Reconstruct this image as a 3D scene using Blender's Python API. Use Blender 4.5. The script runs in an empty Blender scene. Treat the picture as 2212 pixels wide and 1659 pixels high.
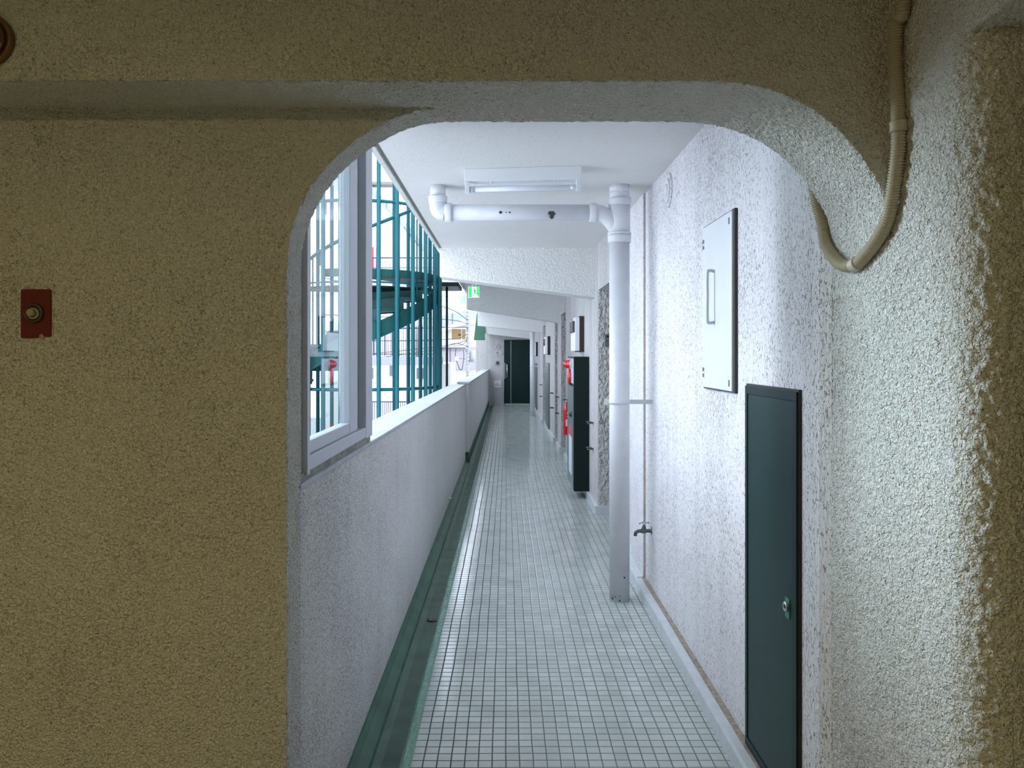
import bpy, bmesh, math, random
from mathutils import Vector, Matrix, noise
random.seed(7)
SC = bpy.context.scene
COL = SC.collection
R = math.radians

# ------------------------------------------------------------------ camera
F, CX, CY, H = 1661.0, 1094.0, 765.0, 1.45      # focal length in px, vanishing point, eye height
cam = bpy.data.cameras.new('camera'); cam.sensor_width = 36.0
cam.lens = 36.0 * F / 2212.0
cam.shift_x = (1106.0 - CX) / 2212.0
cam.shift_y = -(829.5 - CY) / 2212.0
cam.clip_start = 0.02; cam.clip_end = 500
camo = bpy.data.objects.new('camera', cam); COL.objects.link(camo)
camo.location = (0, 0, H); camo.rotation_euler = (R(90), 0, 0)
SC.camera = camo

# ------------------------------------------------------------------ world, sun, exposure
W = bpy.data.worlds.new('sky'); SC.world = W; W.use_nodes = True
wn = W.node_tree.nodes; wl = W.node_tree.links
bg = wn['Background']
bg.inputs[0].default_value = (0.75, 0.86, 1.0, 1); bg.inputs[1].default_value = 4.8
sun = bpy.data.lights.new('sun', 'SUN'); sun.energy = 3.0; sun.angle = R(1.5); sun.color = (1, .95, .88)
suno = bpy.data.objects.new('sun', sun); COL.objects.link(suno)
suno.rotation_euler = Vector((0.62, -0.75, 0.80)).to_track_quat('Z', 'Y').to_euler()
suno.location = (3, -3, 20)
# added wide sun lamp, low on the left, brightens arch column and near wall
glow = bpy.data.lights.new('low_fill_sun', 'SUN'); glow.energy = 13.5; glow.angle = R(34); glow.color = (.78, .88, 1)
glowo = bpy.data.objects.new('low_fill_sun', glow); COL.objects.link(glowo)
glowo.rotation_euler = Vector((-1.0, .84, .30)).to_track_quat('Z', 'Y').to_euler(); glowo.location = (-8, 5, 6)
# warm lamp of the lift hall the camera stands in
hall = bpy.data.lights.new('hall_lamp_light', 'AREA'); hall.shape = 'DISK'; hall.size = .35
hall.energy = 28.0; hall.color = (1.0, .80, .37)
hallo = bpy.data.objects.new('hall_lamp_light', hall); COL.objects.link(hallo)
hallo.location = (-1.15, -.75, 2.50)
hallo.rotation_euler = (0, 0, 0)
SC.view_settings.view_transform = 'Standard'; SC.view_settings.look = 'None'
SC.view_settings.gamma = 1.0; SC.view_settings.use_curve_mapping = False
SC.view_settings.exposure = 0.0
try:
    SC.cycles.max_bounces = 10; SC.cycles.diffuse_bounces = 6; SC.cycles.transparent_max_bounces = 16
except Exception: pass

def P(px, py, Y):
    return Vector(((px - CX) * Y / F, Y, H - (py - CY) * Y / F))

# ------------------------------------------------------------------ materials
def new_mat(name):
    m = bpy.data.materials.new(name); m.use_nodes = True
    n = m.node_tree.nodes; l = m.node_tree.links
    b = n['Principled BSDF']
    return m, n, l, b
def plain(name, c, rough=.5, metal=0.0, spec=.5, coat=0.0, grime=0.0, gscale=8):
    m, n, l, b = new_mat(name)
    b.inputs['Base Color'].default_value = (*c, 1)
    b.inputs['Roughness'].default_value = rough; b.inputs['Metallic'].default_value = metal
    b.inputs['Specular IOR Level'].default_value = spec
    if coat: b.inputs['Coat Weight'].default_value = coat
    g = n.new('ShaderNodeNewGeometry'); t = n.new('ShaderNodeTexNoise'); t.inputs['Scale'].default_value = gscale
    t.inputs['Detail'].default_value = 5
    l.new(g.outputs['Position'], t.inputs['Vector'])
    mr = n.new('ShaderNodeMapRange'); mr.inputs[1].default_value = .35; mr.inputs[2].default_value = .75
    mr.inputs[3].default_value = 1.0; mr.inputs[4].default_value = 1.0 - max(grime, .04)
    l.new(t.outputs['Fac'], mr.inputs[0])
    mx = n.new('ShaderNodeMix'); mx.data_type = 'RGBA'; mx.blend_type = 'MULTIPLY'; mx.inputs[0].default_value = 1
    mx.inputs[6].default_value = (*c, 1)
    l.new(mr.outputs[0], mx.inputs[7]); l.new(mx.outputs[2], b.inputs['Base Color'])
    return m
def stucco(name, base, dark, scale=110, bump=.006, thr=(.60, .68), amount=.8, rough=.9, stretch=(1, 1, 1),
           pit_scale=None, strength=1.0, streak=0.0, fade=None):
    """rough plaster: blobby relief plus dirt sitting in pits"""
    m, n, l, b = new_mat(name)
    g = n.new('ShaderNodeNewGeometry'); mp = n.new('ShaderNodeMapping')
    l.new(g.outputs['Position'], mp.inputs[0]); mp.inputs['Scale'].default_value = stretch
    t1 = n.new('ShaderNodeTexNoise'); t1.inputs['Scale'].default_value = scale; t1.inputs['Detail'].default_value = 2.5
    t1.inputs['Roughness'].default_value = .5; t1.inputs['Distortion'].default_value = .6
    l.new(mp.outputs[0], t1.inputs['Vector'])
    t2 = n.new('ShaderNodeTexNoise'); t2.inputs['Scale'].default_value = pit_scale or scale * .8
    t2.inputs['Detail'].default_value = 3; t2.inputs['Distortion'].default_value = 1.2
    off = n.new('ShaderNodeVectorMath'); off.operation = 'ADD'; off.inputs[1].default_value = (7.3, 1.9, 4.4)
    l.new(mp.outputs[0], off.inputs[0]); l.new(off.outputs[0], t2.inputs['Vector'])
    # patchiness
    t3 = n.new('ShaderNodeTexNoise'); t3.inputs['Scale'].default_value = 3.0; t3.inputs['Detail'].default_value = 4
    l.new(g.outputs['Position'], t3.inputs['Vector'])
    sh = n.new('ShaderNodeMath'); sh.operation = 'MULTIPLY_ADD'; sh.inputs[1].default_value = .16; sh.inputs[2].default_value = -.08
    l.new(t3.outputs['Fac'], sh.inputs[0])
    ad = n.new('ShaderNodeMath'); ad.operation = 'ADD'
    l.new(t2.outputs['Fac'], ad.inputs[0]); l.new(sh.outputs[0], ad.inputs[1])
    mr = n.new('ShaderNodeMapRange'); mr.inputs[1].default_value = thr[0]; mr.inputs[2].default_value = thr[1]
    mr.inputs[3].default_value = 0; mr.inputs[4].default_value = amount
    l.new(ad.outputs[0], mr.inputs[0])
    if fade:      # coarser, more pitted plaster near one end of the wall
        sp = n.new('ShaderNodeSeparateXYZ'); l.new(g.outputs['Position'], sp.inputs[0])
        fr = n.new('ShaderNodeMapRange'); fr.inputs[1].default_value = fade[0]; fr.inputs[2].default_value = fade[1]
        fr.inputs[3].default_value = amount; fr.inputs[4].default_value = amount * fade[2]
        l.new(sp.outputs[1], fr.inputs[0]); l.new(fr.outputs[0], mr.inputs[4])
    mx = n.new('ShaderNodeMix'); mx.data_type = 'RGBA'
    l.new(mr.outputs[0], mx.inputs[0]); mx.inputs[6].default_value = (*base, 1); mx.inputs[7].default_value = (*dark, 1)
    colo = mx.outputs[2]
    if streak:
        m4 = n.new('ShaderNodeMapping'); m4.inputs['Scale'].default_value = (9, 9, .35); l.new(g.outputs['Position'], m4.inputs[0])
        t4 = n.new('ShaderNodeTexNoise'); t4.inputs['Scale'].default_value = 1; t4.inputs['Detail'].default_value = 6; l.new(m4.outputs[0], t4.inputs['Vector'])
        r4 = n.new('ShaderNodeMapRange'); r4.inputs[1].default_value = .42; r4.inputs[2].default_value = .72; r4.inputs[3].default_value = 1; r4.inputs[4].default_value = 1 - streak * 2
        l.new(t4.outputs['Fac'], r4.inputs[0])
        x4 = n.new('ShaderNodeMix'); x4.data_type = 'RGBA'; x4.blend_type = 'MULTIPLY'; x4.inputs[0].default_value = 1
        l.new(colo, x4.inputs[6]); l.new(r4.outputs[0], x4.inputs[7]); colo = x4.outputs[2]
    l.new(colo, b.inputs['Base Color'])
    b.inputs['Roughness'].default_value = rough; b.inputs['Specular IOR Level'].default_value = .2
    # height = blobs - pits
    hs = n.new('ShaderNodeMath'); hs.operation = 'MULTIPLY_ADD'; hs.inputs[1].default_value = -.5
    l.new(mr.outputs[0], hs.inputs[0]); l.new(t1.outputs['Fac'], hs.inputs[2])
    bp = n.new('ShaderNodeBump'); bp.inputs['Strength'].default_value = strength; bp.inputs['Distance'].default_value = bump
    l.new(hs.outputs[0], bp.inputs['Height']); l.new(bp.outputs[0], b.inputs['Normal'])
    return m

M = {}
M['stucco_hall'] = stucco('cream_stucco', (.88, .86, .80), (.22, .18, .14), scale=150, bump=.018, thr=(.605, .645), amount=.5, pit_scale=185)
M['stucco_reveal'] = M['stucco_hall']
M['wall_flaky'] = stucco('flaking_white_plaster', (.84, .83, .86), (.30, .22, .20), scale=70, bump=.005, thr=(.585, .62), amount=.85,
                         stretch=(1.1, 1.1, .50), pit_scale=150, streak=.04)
M['wall_far'] = stucco('dimmed_old_plaster', (.60, .58, .58), (.26, .23, .22), scale=60, bump=.009, thr=(.58, .68), amount=.6, stretch=(1, 1, .6), pit_scale=60, streak=.10)  # old greyish plaster, colour darkened further to dim the far corridor
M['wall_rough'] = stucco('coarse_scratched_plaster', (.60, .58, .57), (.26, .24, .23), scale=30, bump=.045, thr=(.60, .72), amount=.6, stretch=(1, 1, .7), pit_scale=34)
M['parapet'] = stucco('grey_parapet_render', (.92, .90, .90), (.25, .22, .22), scale=170, bump=.008, thr=(.56, .60), amount=.85, pit_scale=190, streak=.02, fade=(2.6, 5.0, .30))
M['ceiling'] = stucco('white_ceiling_spray', (.78, .76, .75), (.38, .36, .35), scale=150, bump=.004, thr=(.60, .66), amount=.5, pit_scale=120)
M['beam'] = stucco('white_beam_spray', (.68, .67, .66), (.36, .35, .34), scale=55, bump=.022, thr=(.60, .70), amount=.35, pit_scale=60)
M['cap'] = plain('smooth_grey_white_coping', (.50, .53, .58), .5, grime=.2, gscale=9)
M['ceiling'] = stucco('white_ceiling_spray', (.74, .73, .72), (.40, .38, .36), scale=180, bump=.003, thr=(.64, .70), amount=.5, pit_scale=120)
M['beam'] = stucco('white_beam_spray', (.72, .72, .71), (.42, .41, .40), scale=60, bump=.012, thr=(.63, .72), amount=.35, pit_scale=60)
M['skirting'] = plain('pale_painted_skirting', (.66, .70, .74), .25, grime=.12, gscale=14)
M['green_gutter'] = plain('green_waterproof_paint', (.085, .18, .125), .40, grime=.45, gscale=9)
M['green_gutter2'] = plain('green_paint_upstand', (.055, .16, .10), .42, grime=.45, gscale=7)
M['white_metal'] = plain('white_enamel', (.78, .80, .83), .35)
M['white_panel'] = plain('white_painted_panel', (.80, .82, .86), .4)
M['pvc'] = plain('white_painted_pipe', (.74, .75, .80), .38, grime=.10, gscale=11)
M['chip'] = plain('dark_exposed_chip', (.05, .05, .055), .6)
M['conduit'] = plain('beige_conduit_plastic', (.47, .41, .29), .45)
M['conduit_joint'] = plain('beige_joint_plastic', (.52, .46, .34), .4)
M['green_metal'] = plain('dark_green_steel', (.005, .024, .023), .45, spec=.22, grime=.12)
M['green_bright'] = plain('bright_green_lock_plate', (.05, .20, .16), .4)  # light green paint of the lock plate
M['green_dark'] = plain('blackish_green_steel', (.003, .012, .012), .5, spec=.25)
M['cabinet_front'] = plain('grey_green_steel', (.14, .20, .19), .35)
M['alu'] = plain('anodised_aluminium', (.56, .58, .64), .42, metal=.35)
M['alu_light'] = plain('light_anodised_aluminium', (.66, .68, .75), .40, metal=.2)
M['gasket'] = plain('dark_window_gasket', (.16, .17, .19), .6)
M['chrome'] = plain('chrome', (.6, .62, .64), .18, metal=1)
M['dull_metal'] = plain('weathered_brass_grey', (.16, .19, .20), .4, metal=.7)
M['bracket'] = plain('brown_bracket_metal', (.17, .155, .13), .45, metal=.3)
M['black'] = plain('black_plastic', (.012, .012, .014), .5)
M['rust'] = plain('rusty_brown_frame', (.035, .022, .020), .7)
M['red'] = plain('signal_red', (.62, .01, .015), .25, coat=.4)
M['red_dark'] = plain('dull_red_plate', (.15, .005, .003), .6)
M['sticker_red'] = plain('red_sticker', (.65, .10, .10), .5)
M['sticker_white'] = plain('white_sticker', (.75, .78, .85), .5)
M['yellow'] = plain('yellow_tag', (.75, .50, .04), .5)
M['blue_label'] = plain('blue_label', (.08, .10, .35), .5)
M['cream_plastic'] = plain('cream_plastic', (.40, .38, .26), .4)
M['brown_ring'] = plain('brown_plastic_ring', (.07, .045, .03), .35)
M['teal'] = plain('teal_painted_steel', (.006, .105, .128), .45, spec=.3, grime=.12, gscale=5)
M['teal_dark'] = plain('deep_teal_steel', (.007, .075, .072), .55, spec=.3, grime=.3, gscale=6)
M['green_board'] = plain('green_painted_board', (.045, .15, .09), .5)
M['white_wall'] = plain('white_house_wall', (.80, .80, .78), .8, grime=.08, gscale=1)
M['grey_wall'] = plain('grey_house_wall', (.42, .42, .46), .8, grime=.1, gscale=1)  # grey paint shared by outside walls, railings and fittings
M['brown_window'] = plain('brown_wood_shutter', (.33, .20, .08), .6)
M['window_dark'] = plain('dark_house_window', (.12, .14, .17), .15)
M['pole'] = plain('concrete_pole', (.42, .41, .42), .8, grime=.3, gscale=3)
M['wire'] = plain('black_wire', (.05, .05, .07), .6)
M['fence'] = plain('dark_fence_steel', (.05, .06, .12), .5)
M['asphalt'] = plain('asphalt', (.20, .20, .21), .9, grime=.2)
M['blue_sheet'] = plain('blue_plastic_sheet', (.22, .38, .75), .5)
M['silver'] = plain('silver_strip', (.50, .52, .52), .3, metal=.8)
M['steel_grey'] = plain('grey_steel', (.22, .24, .24), .35, metal=.5)
M['room_wall'] = M['stucco_hall']

# seamed metal cladding
def seamed(name, c, c2, pitch):
    m, n, l, b = new_mat(name)
    g = n.new('ShaderNodeNewGeometry'); s = n.new('ShaderNodeSeparateXYZ'); l.new(g.outputs['Position'], s.inputs[0])
    d = n.new('ShaderNodeMath'); d.operation = 'DIVIDE'; d.inputs[1].default_value = pitch; l.new(s.outputs[0], d.inputs[0])
    f = n.new('ShaderNodeMath'); f.operation = 'FRACT'; l.new(d.outputs[0], f.inputs[0])
    c_ = n.new('ShaderNodeMath'); c_.operation = 'LESS_THAN'; c_.inputs[1].default_value = .05; l.new(f.outputs[0], c_.inputs[0])
    mx = n.new('ShaderNodeMix'); mx.data_type = 'RGBA'; mx.inputs[6].default_value = (*c, 1); mx.inputs[7].default_value = (*c2, 1)
    l.new(c_.outputs[0], mx.inputs[0]); l.new(mx.outputs[2], b.inputs['Base Color']); b.inputs['Roughness'].default_value = .5
    return m
M['seam_roof'] = seamed('blue_grey_seamed_sheet', (.26, .29, .38), (.12, .13, .18), 1.05)
M['seam_roof2'] = seamed('pinkish_grey_seamed_sheet', (.30, .28, .32), (.12, .11, .14), 1.1)

# floor tiles
def tiles():
    m, n, l, b = new_mat('pale_green_mosaic_tiles')
    g = n.new('ShaderNodeNewGeometry'); s = n.new('ShaderNodeSeparateXYZ'); l.new(g.outputs['Position'], s.inputs[0])
    def mth(op, a, bb=None, c=None):
        x = n.new('ShaderNodeMath'); x.operation = op
        for i, v in enumerate((a, bb, c)):
            if v is None: continue
            if isinstance(v, (int, float)): x.inputs[i].default_value = v
            else: l.new(v, x.inputs[i])
        return x.outputs[0]
    # slightly wavy joints
    nz = n.new('ShaderNodeTexNoise'); nz.inputs['Scale'].default_value = 2.2; l.new(g.outputs['Position'], nz.inputs['Vector'])
    nzc = n.new('ShaderNodeSeparateXYZ'); l.new(nz.outputs['Color'], nzc.inputs[0])
    px_, py_ = .0490, .0474
    ux = mth('DIVIDE', mth('ADD', mth('MULTIPLY_ADD', nzc.outputs[0], .008, 10 + .337), s.outputs[0]), px_)
    uy = mth('DIVIDE', mth('ADD', mth('MULTIPLY_ADD', nzc.outputs[1], .012, 10), s.outputs[1]), py_)
    fx = mth('FRACT', ux); fy = mth('FRACT', uy)
    dx = mth('SUBTRACT', .5, mth('ABSOLUTE', mth('SUBTRACT', fx, .5)))
    dy = mth('SUBTRACT', .5, mth('ABSOLUTE', mth('SUBTRACT', fy, .5)))
    dm = mth('MINIMUM', dx, dy)
    mr = n.new('ShaderNodeMapRange'); mr.inputs[1].default_value = .030; mr.inputs[2].default_value = .052; l.new(dm, mr.inputs[0])
    hr = n.new('ShaderNodeMapRange'); hr.inputs[1].default_value = .01; hr.inputs[2].default_value = .09; l.new(dm, hr.inputs[0])
    cmb = n.new('ShaderNodeCombineXYZ'); l.new(mth('FLOOR', ux), cmb.inputs[0]); l.new(mth('FLOOR', uy), cmb.inputs[1])
    wn_ = n.new('ShaderNodeTexWhiteNoise'); l.new(cmb.outputs[0], wn_.inputs['Vector'])
    mx = n.new('ShaderNodeMix'); mx.data_type = 'RGBA'; l.new(wn_.outputs['Value'], mx.inputs[0])
    mx.inputs[6].default_value = (.50, .55, .53, 1); mx.inputs[7].default_value = (.58, .63, .61, 1)
    gr = n.new('ShaderNodeTexNoise'); gr.inputs['Scale'].default_value = 5; gr.inputs['Detail'].default_value = 6; l.new(g.outputs['Position'], gr.inputs['Vector'])
    gm = n.new('ShaderNodeMapRange'); gm.inputs[1].default_value = .4; gm.inputs[2].default_value = .8; gm.inputs[3].default_value = 1; gm.inputs[4].default_value = .78
    l.new(gr.outputs['Fac'], gm.inputs[0])
    m2 = n.new('ShaderNodeMix'); m2.data_type = 'RGBA'; m2.blend_type = 'MULTIPLY'; m2.inputs[0].default_value = 1
    l.new(mx.outputs[2], m2.inputs[6]); l.new(gm.outputs[0], m2.inputs[7])
    # joint colour: brownish, paler (dusty) further right
    jm = n.new('ShaderNodeMix'); jm.data_type = 'RGBA'; jm.inputs[6].default_value = (.050, .036, .036, 1); jm.inputs[7].default_value = (.15, .155, .145, 1)
    jr = n.new('ShaderNodeMapRange'); jr.inputs[1].default_value = -.15; jr.inputs[2].default_value = .25; l.new(s.outputs[0], jr.inputs[0])
    l.new(jr.outputs[0], jm.inputs[0])
    m3 = n.new('ShaderNodeMix'); m3.data_type = 'RGBA'; l.new(mr.outputs[0], m3.inputs[0])
    l.new(jm.outputs[2], m3.inputs[6]); l.new(m2.outputs[2], m3.inputs[7]); l.new(m3.outputs[2], b.inputs['Base Color'])
    rr = n.new('ShaderNodeMapRange'); rr.inputs[3].default_value = .75; rr.inputs[4].default_value = .13; l.new(mr.outputs[0], rr.inputs[0])
    l.new(rr.outputs[0], b.inputs['Roughness'])
    bp = n.new('ShaderNodeBump'); bp.inputs['Distance'].default_value = .0015; bp.inputs['Strength'].default_value = .8
    tl = mth('MULTIPLY_ADD', gr.outputs['Fac'], .5, hr.outputs[0])
    l.new(tl, bp.inputs['Height']); l.new(bp.outputs[0], b.inputs['Normal'])
    return m
M['tiles'] = tiles()
# glossy wet-looking kerb paint
def kerb():
    m, n, l, b = new_mat('glossy_green_kerb_paint')
    g = n.new('ShaderNodeNewGeometry'); t = n.new('ShaderNodeTexNoise'); t.inputs['Scale'].default_value = 30; t.inputs['Detail'].default_value = 3
    l.new(g.outputs['Position'], t.inputs['Vector'])
    b.inputs['Base Color'].default_value = (.14, .31, .23, 1); b.inputs['Roughness'].default_value = .16
    bp = n.new('ShaderNodeBump'); bp.inputs['Distance'].default_value = .008; l.new(t.outputs['Fac'], bp.inputs['Height']); l.new(bp.outputs[0], b.inputs['Normal'])
    return m
M['kerb'] = kerb()
def glass(name, tint):
    m, n, l, b = new_mat(name); n.remove(b); out = n['Material Output']
    tr = n.new('ShaderNodeBsdfTransparent'); tr.inputs[0].default_value = (*tint, 1)
    gl = n.new('ShaderNodeBsdfGlossy'); gl.inputs['Roughness'].default_value = .015; gl.inputs[0].default_value = (.95, .97, 1, 1)
    fr = n.new('ShaderNodeFresnel'); fr.inputs[0].default_value = 1.5
    ge = n.new('ShaderNodeNewGeometry'); inv = n.new('ShaderNodeMath'); inv.operation = 'SUBTRACT'; inv.inputs[0].default_value = 1.0
    l.new(ge.outputs['Backfacing'], inv.inputs[1])
    dbl = n.new('ShaderNodeMath'); dbl.operation = 'MULTIPLY'; l.new(inv.outputs[0], dbl.inputs[0])
    d2 = n.new('ShaderNodeMath'); d2.operation = 'MULTIPLY'; d2.inputs[1].default_value = 1.7; d2.use_clamp = True; l.new(fr.outputs[0], d2.inputs[0]); l.new(d2.outputs[0], dbl.inputs[1])
    mx = n.new('ShaderNodeMixShader'); l.new(dbl.outputs[0], mx.inputs[0]); l.new(tr.outputs[0], mx.inputs[1]); l.new(gl.outputs[0], mx.inputs[2])
    l.new(mx.outputs[0], out.inputs[0])
    return m
M['glass'] = glass('window_glass', (.92, .975, .975))
def amber():
    m, n, l, b = new_mat('amber_brown_lens')
    b.inputs['Base Color'].default_value = (.10, .035, .01, 1); b.inputs['Roughness'].default_value = .12; b.inputs['Coat Weight'].default_value = .6
    return m
M['amber'] = amber()
def emit(name, c, s):
    m, n, l, b = new_mat(name); b.inputs['Base Color'].default_value = (*c, 1)
    b.inputs['Emission Color'].default_value = (*c, 1); b.inputs['Emission Strength'].default_value = s
    return m
M['exit_green'] = emit('lit_exit_green', (.03, .62, .10), .9)
M['exit_white'] = emit('lit_exit_white', (.85, 1.0, .80), .9)
M['hall_glow'] = emit('warm_lamp_diffuser', (1.0, .82, .5), 2.0)

# ------------------------------------------------------------------ mesh helpers
class MB:
    def __init__(s): s.v = []; s.f = []; s.smooth = []
    def add(s, vs, fs, smooth=False):
        o = len(s.v); s.v += [Vector(v) for v in vs]
        for f in fs: s.f.append([i + o for i in f]); s.smooth.append(smooth)
        return s
    def box(s, x0, x1, y0, y1, z0, z1):
        if x0 > x1: x0, x1 = x1, x0
        if y0 > y1: y0, y1 = y1, y0
        if z0 > z1: z0, z1 = z1, z0
        return s.add([(x0,y0,z0),(x1,y0,z0),(x1,y1,z0),(x0,y1,z0),(x0,y0,z1),(x1,y0,z1),(x1,y1,z1),(x0,y1,z1)],
                     [(3,2,1,0),(4,5,6,7),(0,1,5,4),(1,2,6,5),(2,3,7,6),(3,0,4,7)])
    def prism(s, poly, a0, a1, axis='Y'):
        """poly: list of 2D points; axis Y: (x,z), axis X: (y,z), axis Z: (x,y)"""
        n = len(poly)
        def pt(p, a):
            if axis == 'Y': return (p[0], a, p[1])
            if axis == 'X': return (a, p[0], p[1])
            return (p[0], p[1], a)
        vs = [pt(p, a0) for p in poly] + [pt(p, a1) for p in poly]
        fs = [tuple(range(n - 1, -1, -1)), tuple(range(n, 2 * n))] + [(i, (i + 1) % n, n + (i + 1) % n, n + i) for i in range(n)]
        return s.add(vs, fs)
    def tube(s, path, r, n=12, cap=True, radii=None, smooth=True):
        path = [Vector(p) for p in path]; rings = []; o = len(s.v)
        up = None
        for i, p in enumerate(path):
            d = (path[min(i + 1, len(path) - 1)] - path[max(i - 1, 0)]).normalized()
            if up is None:
                up = Vector((0, 0, 1)) if abs(d.z) < .9 else Vector((1, 0, 0))
            a = (up - d * up.dot(d)).normalized(); b = d.cross(a); up = a
            rr = radii[i] if radii else r
            for k in range(n):
                t = 2 * math.pi * k / n
                s.v.append(p + a * (math.cos(t) * rr) + b * (math.sin(t) * rr))
        for i in range(len(path) - 1):
            for k in range(n):
                s.f.append([o + i*n + k, o + i*n + (k+1) % n, o + (i+1)*n + (k+1) % n, o + (i+1)*n + k]); s.smooth.append(smooth)
        if cap:
            s.f.append([o + k for k in range(n - 1, -1, -1)]); s.smooth.append(False)
            e = o + (len(path) - 1) * n
            s.f.append([e + k for k in range(n)]); s.smooth.append(False)
        return s
    def cyl(s, p0, p1, r, n=20, r1=None):
        return s.tube([p0, p1], r, n, radii=[r, r if r1 is None else r1])
    def lathe(s, origin, axis, prof, n=28, smooth=True):
        """prof: (distance along axis, radius)"""
        ax = Vector(axis).normalized(); o0 = Vector(origin)
        t = Vector((0, 0, 1)) if abs(ax.z) < .9 else Vector((1, 0, 0))
        a = ax.cross(t).normalized(); b = ax.cross(a); o = len(s.v)
        for (d, r) in prof:
            for k in range(n):
                th = 2 * math.pi * k / n
                s.v.append(o0 + ax * d + (a * math.cos(th) + b * math.sin(th)) * max(r, 1e-5))
        for i in range(len(prof) - 1):
            for k in range(n):
                s.f.append([o + i*n + k, o + i*n + (k+1) % n, o + (i+1)*n + (k+1) % n, o + (i+1)*n + k]); s.smooth.append(smooth)
        s.f.append([o + k for k in range(n)]); s.smooth.append(False)
        e = o + (len(prof) - 1) * n
        s.f.append([e + k for k in range(n)]); s.smooth.append(False)
        return s
    def build(s, name, mat, parent=None, bevel=0, loc=None, normals=True):
        me = bpy.data.meshes.new(name)
        off = Vector((0, 0, 0))
        if parent is not None:
            q = parent
            while q is not None: off = off + q.location; q = q.parent
        if loc is not None: off = off + (Vector(loc) - off)
        me.from_pydata([v - off for v in s.v], [], s.f)
        me.polygons.foreach_set('use_smooth', s.smooth); me.update()
        if normals:
            bm = bmesh.new(); bm.from_mesh(me); bmesh.ops.recalc_face_normals(bm, faces=bm.faces); bm.to_mesh(me); bm.free()
        me.materials.append(mat)
        o = bpy.data.objects.new(name, me); COL.objects.link(o)
        if parent is not None: o.parent = parent
        if loc is not None:
            po = Vector((0, 0, 0)); q = parent
            while q is not None: po = po + q.location; q = q.parent
            o.location = Vector(loc) - po
        if bevel:
            b = o.modifiers.new('bevel', 'BEVEL'); b.width = bevel; b.segments = 2; b.limit_method = 'ANGLE'; b.angle_limit = R(50)
        return o

def tag(o, label, cat, group=None):
    o['label'] = label; o['category'] = cat
    if group: o['group'] = group
    return o
def thing(name, label, cat, loc, group=None):
    o = bpy.data.objects.new(name, None); COL.objects.link(o); o.location = loc; o.empty_display_size = .05
    return tag(o, label, cat, group)
def struct(name, mb, mat, bevel=0, normals=True, label=None):
    o = mb.build(name, mat, None, bevel, normals=normals); o['kind'] = 'structure'
    if label: o['label'] = label
    return o
def struct_root(name, loc):
    o = bpy.data.objects.new(name, None); COL.objects.link(o); o.location = loc; o['kind'] = 'structure'; return o
def dup(root, loc, label=None, group=None):
    r = root.copy(); COL.objects.link(r); r.location = loc
    if label: r['label'] = label
    if group: r['group'] = group
    for ch in list(root.children):
        c = ch.copy(); COL.objects.link(c); c.parent = r
        for g in list(ch.children):
            d = g.copy(); COL.objects.link(d); d.parent = c
    return r
def catmull(pts, per=12):
    pts = [Vector(p) for p in pts]; out = []
    q = [pts[0] * 2 - pts[1]] + pts + [pts[-1] * 2 - pts[-2]]
    for i in range(1, len(q) - 2):
        for k in range(per):
            t = k / per; a, b, c, d = q[i-1], q[i], q[i+1], q[i+2]
            out.append(.5 * ((2*b) + (c-a)*t + (2*a-5*b+4*c-d)*t*t + (3*b-a-3*c+d)*t**3))
    out.append(pts[-1]); return out
def resample(path, step):
    out = [path[0]]; acc = 0.0
    for a, b in zip(path, path[1:]):
        L = (b - a).length
        if L == 0: continue
        while acc + L >= step:
            t = (step - acc) / L; a = a.lerp(b, t); out.append(a.copy()); L = (b - a).length; acc = 0.0
            if L < 1e-9: break
        acc += L
    return out
def rough_n(p, amp=.0036, s=105):
    p = Vector(p)
    return amp * (noise.noise(p * s) + .55 * noise.noise(p * s * 2.1 + Vector((3, 8, 1))))

# ================================================================== THE SETTING
YB0, YW, YB1 = 1.777, 1.967, 2.088       # beam face, left wall face, back of the arch
ZS = 2.080                               # soffit
XL, XR = -.56, .885
left_c = [(-.56,1.62),(-.559,1.68),(-.556,1.72),(-.551,1.75),(-.544,1.779),(-.53,1.815),(-.513,1.852),(-.49,1.889),(-.455,1.934),(-.42,1.968),(-.378,2.001),(-.325,2.034),(-.27,2.059),(-.22,2.073),(-.16,2.080)]
right_c = [(.46,2.080),(.535,2.075),(.59,2.065),(.65,2.044),(.70,2.018),(.745,1.986),(.785,1.947),(.82,1.903),(.848,1.86),(.868,1.82),(.880,1.77),(.885,1.71)]
def smooth2(pts, step):
    v = [Vector((p[0], 0, p[1])) for p in pts]
    return resample(catmull(v, 10), step)

# --- arched wall: beam slab + wall left of the opening, reveals carry a real rough relief
mb = MB()
def reveal(path, y0, y1, nrm_up=True, closed_front=None, step=.006):
    """displaced band along path (x,z) from y0 to y1; returns front and back vertex ids"""
    ny = max(2, int((y1 - y0) / .0036)); o = len(mb.v); n = len(path)
    for j in range(ny + 1):
        y = y0 + (y1 - y0) * j / ny
        for i, p in enumerate(path):
            d = (path[min(i+1, n-1)] - path[max(i-1, 0)]).normalized()
            nn = Vector((-d.z, 0, d.x))
            q = Vector((p.x, y, p.z)); k = rough_n(q)
            e = 0
            if j in (0, ny): e = .002
            mb.v.append(q + nn * (k + e) + Vector((0, rough_n(q * 1.3, .0018) if j in (0, ny) else 0, 0)))
    for j in range(ny):
        for i in range(n - 1):
            a = o + j * n + i; mb.f.append([a, a + 1, a + n + 1, a + n]); mb.smooth.append(True)
    return [o + i for i in range(n)], [o + ny * n + i for i in range(n)]
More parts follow.
